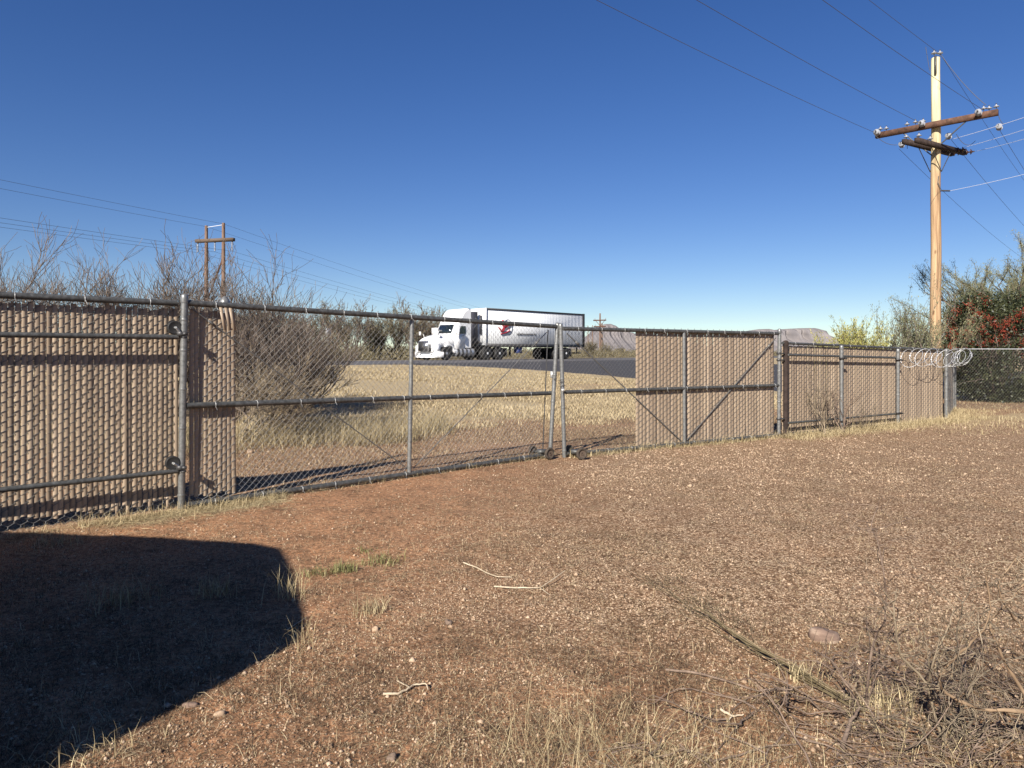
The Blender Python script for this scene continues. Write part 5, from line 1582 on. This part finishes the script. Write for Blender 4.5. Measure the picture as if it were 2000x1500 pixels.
def stick(label, path, r, m='stick', forks=(), name="stick", group=None, lift=0.012):
    pts = []
    for q in path:
        g = ground_at(q[0], q[1]); g = g + [0, 0, lift + (q[2] if len(q) > 2 else 0)]; pts.append(g)
    pts = np.array(pts)
    def fine(P):
        t = np.linspace(0, len(P) - 1, len(P) * 4); i = np.arange(len(P))
        Q = np.stack([np.interp(t, i, P[:, k]) for k in range(3)], -1); Q[1:-1] += rng.normal(0, r * .16, Q[1:-1].shape); return Q
    P = fine(pts); mb = MB().tube(P, np.linspace(r, r * .45, len(P)), 7)
    for f in forks:
        Q = fine(np.array([ground_at(q[0], q[1]) + [0, 0, lift + (q[2] if len(q) > 2 else 0)] for q in f]))
        mb.tube(Q, np.linspace(r * .6, r * .25, len(Q)), 6)
    o = mb.build(name, M[m], loc=tuple(pts[0]), smooth=True)
    return tag(o, label, "stick", group)


GS = "fallen sticks in the yard"
stick("bleached hooked stick lying in the foreground", [(748, 1360), (775, 1360), (798, 1352), (806, 1345), (833, 1344, .01), (836, 1352)], .006, forks=[[(800, 1350), (780, 1338), (775, 1335)]], group=GS)
stick("pale forked twig lying in the middle of the yard", [(965, 1148), (1010, 1151), (1055, 1151), (1080, 1140, .02), (1103, 1128, .03)], .0055, forks=[[(1055, 1151), (1075, 1166)]], group=GS)
stick("pale twig lying left of the forked twig", [(905, 1101), (930, 1110), (950, 1120), (970, 1128), (1000, 1131)], .005, group=GS)
stick("long reddish stick lying left of the green stalk bundle", [(1300, 1312), (1360, 1318), (1420, 1332), (1480, 1352), (1520, 1350), (1570, 1348)], .006, m='stick_dark', group=GS)
stick("thin pale stick on the right of the shadow", [(560, 1232), (580, 1218), (600, 1206)], .003, group=GS)
stick("short forked white stick at the bottom right of centre", [(1408, 1392), (1430, 1405), (1452, 1402)], .006, forks=[[(1430, 1405), (1420, 1415)]], group=GS)
stick("dark charred stick standing out at the bottom", [(1645, 1470), (1660, 1440, .04), (1680, 1425, .08)], .01, m='stick_dark', group=GS)
stick("long curved dry stem at the bottom right of centre", [(1395, 1490), (1440, 1478), (1500, 1462), (1560, 1462)], .0045, m='stick_dark', group=GS)


def stalk_bundle():
    a = ground_at(1690, 1395); b = ground_at(1240, 1118)
    t = thing("broom_branch", "fallen bundle of green dried stalks pointing up left across the yard", "branch", tuple(a))
    d = nrm(b - a); L = np.linalg.norm(b - a); s = np.array([-d[1], d[0], 0])
    m = MB(); rr = random.Random(3)
    for k in range(11):
        f = rr.gauss(0, 1); P = []
        end = rr.uniform(.4, .75) if k > 2 else 1.03
        for i in range(9):
            q = i / 8 * end
            p = a + d * L * q + s * (f * .017 + f * .16 * max(0, q - .3) ** 1.3 + rr.gauss(0, .006) + .09 * math.sin(q * 3.1)); p[2] = terrain(p[0], p[1]) + .012 + .05 * math.sin(min(q, 1) * 3.1) * rr.uniform(.6, 1.2)
            P.append(p)
        m.tube(P, np.linspace(.0036, .0009, 9), 5)
    m.build("stalk", M['stalk'], t)
    tw = MB()
    P0 = []; P1 = []
    for k in range(170):
        q = rr.uniform(.35, .85); p = a + d * L * q + s * rr.gauss(0, .03 + .06 * q); p[2] = terrain(p[0], p[1]) + rr.uniform(.01, .07)
        e = p + (d * rr.uniform(.3, 1) + s * rr.gauss(0, .5) + np.array([0, 0, rr.uniform(0, .5)])) * rr.uniform(.05, .13); P0.append(p); P1.append(e)
    tw.segs(P0, P1, .0012, .0006, 3); tw.build("twigs", M['stalk'], t)


stalk_bundle()


def thorn_bush():
    GB = "bare thorny shrubs in the right foreground"
    defs = (("thin crooked bare shrub standing tall beside the green stalk bundle", 'stick_dark', 2.98, [
                ([(1692, 1392), (1693, 1340), (1700, 1290), (1710, 1240), (1728, 1215), (1731, 1170), (1728, 1130), (1715, 1060), (1700, 1030), (1714, 988)], .0055),
                ([(1690, 1392), (1706, 1330), (1722, 1300), (1758, 1285)], .004), ([(1690, 1390), (1660, 1350), (1625, 1290), (1588, 1268)], .0065)], 5),
            ("bare thorny shrub with a pale broken stem in the bottom right corner", 'bark_pale', 2.72, [
                ([(1842, 1458), (1846, 1400), (1822, 1350), (1792, 1312), (1757, 1282), (1750, 1232), (1744, 1185), (1752, 1150)], .007),
                ([(1846, 1455), (1812, 1350), (1822, 1290), (1850, 1230), (1864, 1188)], .006), ([(1850, 1458), (1905, 1400), (1888, 1360), (1870, 1300), (1868, 1235), (1880, 1180)], .0055),
                ([(1852, 1458), (1960, 1440), (2010, 1400), (2060, 1330)], .006), ([(1848, 1456), (1790, 1420), (1740, 1400), (1700, 1405)], .005), ([(1850, 1456), (1900, 1330), (1960, 1290), (2000, 1280)], .005)], 11),
            ("tan thorny shrub with an arching branch cut by the right edge of the photo", 'branch_tan', 2.55, [
                ([(2120, 1500), (2060, 1400), (1960, 1385), (1930, 1389), (1880, 1373), (1842, 1350), (1832, 1325), (1850, 1298), (1890, 1262), (1925, 1225), (1936, 1180), (1925, 1120)], .0075),
                ([(2115, 1500), (2010, 1370), (1962, 1292), (1940, 1240), (1931, 1213), (1970, 1175), (2004, 1135), (2040, 1060)], .0065),
                ([(2118, 1500), (2050, 1300), (2005, 1240), (1975, 1202), (1955, 1168), (1950, 1135), (1985, 1090)], .0055)], 17))
    for lab, mm, Yb, stems, sd in defs:
        rr = random.Random(sd); out = []; tips = []
        b0 = at(*stems[0][0][0], Yb); b0[2] = terrain(b0[0], b0[1])
        t = thing("thorny_shrub", lab, "shrub", tuple(b0), group=GB)
        tr = MB()
        for path, r in stems:
            dz = 0; P = []
            for k, (px, py) in enumerate(path):
                dz += rr.gauss(0, .03) if k else 0
                p = at(px, py, Yb + dz)
                if k == 0: p[2] = terrain(p[0], p[1]) - .02
                P.append(p)
            P = np.array(P); tt = np.linspace(0, len(P) - 1, len(P) * 4)
            Q = np.stack([np.interp(tt, np.arange(len(P)), P[:, c]) for c in range(3)], -1); Q[1:-1] = .25 * Q[:-2] + .5 * Q[1:-1] + .25 * Q[2:] + rng.normal(0, .0015, (len(Q) - 2, 3))
            rad = np.linspace(r, r * .32, len(Q)) * (1 + .15 * rng.normal(0, 1, len(Q)))
            tr.tube(Q, np.maximum(rad, .0012), 7)
            for k in range(int(len(Q) * .9)):
                i = rr.randint(3, len(Q) - 1)
                d = nrm(np.array([rr.gauss(0, 1), rr.gauss(0, 1), rr.gauss(.15, .7)]))
                grow(Q[i], d, rr.uniform(.07, .28), r * .33, 1, out, tips, .9, .02, (1, 3), .55, 1.0, 5, 0, rr, .0009)
        tr.build("trunk", M[mm], t, smooth=True); twigs_mb(out).build("twigs", M['bark_pale' if mm == 'branch_tan' else mm], t)
    m = MB(); P0 = []; P1 = []
    rr = random.Random(9)
    for k in range(480):
        px = rr.uniform(1620, 2050); py = rr.uniform(1330, 1520)
        p = ground_at(px, py); p[2] += rr.uniform(0, .03); a = rr.uniform(0, 6.28); L = rr.uniform(.04, .2)
        P0.append(p); P1.append(p + np.array([math.cos(a), math.sin(a), rr.uniform(-.05, .35)]) * L)
    m.segs(P0, P1, .0022, .001, 3)
    out = []; tips = []
    for k in range(150):
        px = rr.uniform(1180, 2060); py = rr.uniform(1215, 1520)
        if py < 1500 - (px - 1100) * .42: continue
        p = ground_at(px, py); p[2] += rr.uniform(.004, .03); a = rr.uniform(0, 6.28)
        grow(p, (math.cos(a), math.sin(a), rr.uniform(-.02, .12)), rr.uniform(.14, .5), rr.uniform(.0024, .0058), 1, out, tips, .55, -.02, (1, 3), .5, .7, 6, 0, rr, .001)
    g0 = np.array([o_[0] for o_ in out]); g1 = np.array([o_[1] for o_ in out])
    for g_ in (g0, g1): g_[:, 2] = np.maximum(g_[:, 2], terrain(g_[:, 0], g_[:, 1]) + .004)
    m.segs(g0, g1, [o_[2] for o_ in out], [o_[3] for o_ in out], 4)
    tag(m.build("twig_litter", M['stick_dark']), "fallen dark twigs under the thorny shrubs", "twigs", kind="stuff")


thorn_bush()


def rock(label, px, py, sx, sy, sz, seed, group=None, m='rock'):
    p = ground_at(px, py); r = np.random.default_rng(seed)
    n, k = 14, 9
    secs = []; ph = r.uniform(0, 6)
    for i in range(k):
        v = -0.5 * math.pi + math.pi * (i + .35) / (k - .3); a = np.arange(n) * 2 * math.pi / n
        rad = math.cos(v) ** .55 * (1 + .12 * np.sin(a * 2 + ph) + .07 * np.sin(a * 3 + ph * 2) + r.normal(0, .012, n))
        secs.append(np.stack([p[0] + np.cos(a) * rad * sx, p[1] + np.sin(a) * rad * sy, np.full(n, p[2] + sz * .35 + max(-1, min(.9, math.sin(v) * 1.05)) * sz + .25 * sz * np.cos(a + ph) * (v > 0)) + r.normal(0, sz * .05, n)], -1))
    o = MB().loft(secs).build("rock", M[m], loc=tuple(p)); return tag(o, label, "rock", group)


rock("flat layered reddish rock half sunk in the soil at the right", 1612, 1250, .075, .055, .042, 1, "stones in the yard")
rock("pale stone on the lower edge of the shadow", 372, 1376, .032, .022, .012, 2, "stones in the yard")
rock("grey stone near the bottom of the photo left of centre", 428, 1394, .022, .018, .014, 3, "stones in the yard", 'pebble')
rock("dark stone by itself at the bottom left of centre", 765, 1480, .02, .017, .014, 4, "stones in the yard", 'stick_dark')
rock("grey stone right of the shadow in red soil", 733, 1230, .02, .016, .014, 5, "stones in the yard", 'pebble')
rock("dark stone in the middle of the foreground soil", 876, 1218, .022, .016, .016, 6, "stones in the yard", 'stick_dark')
rock("light stone beyond the gate's slat strip", 488, 885, .05, .04, .03, 7, "stones in the yard", 'pebble')

# ------------------------------------------------------------------ road sign across the highway
p = at(641, 690, 52); pz = tz(p[0], p[1])
t = thing("road_sign", "thin pale sign post with a small plate seen edge on by the highway", "road sign", (p[0], p[1], pz))
MB().box((p[0], p[1], pz + 1.1), (.07, .05, 2.3)).build("post", M['post'], t)
MB().box((p[0] + .02, p[1] - .03, pz + 2.1), (.5, .02, .6), [[.55, .83, 0], [.83, -.55, 0], [0, 0, 1]]).build("plate", M['sign_back'], t)
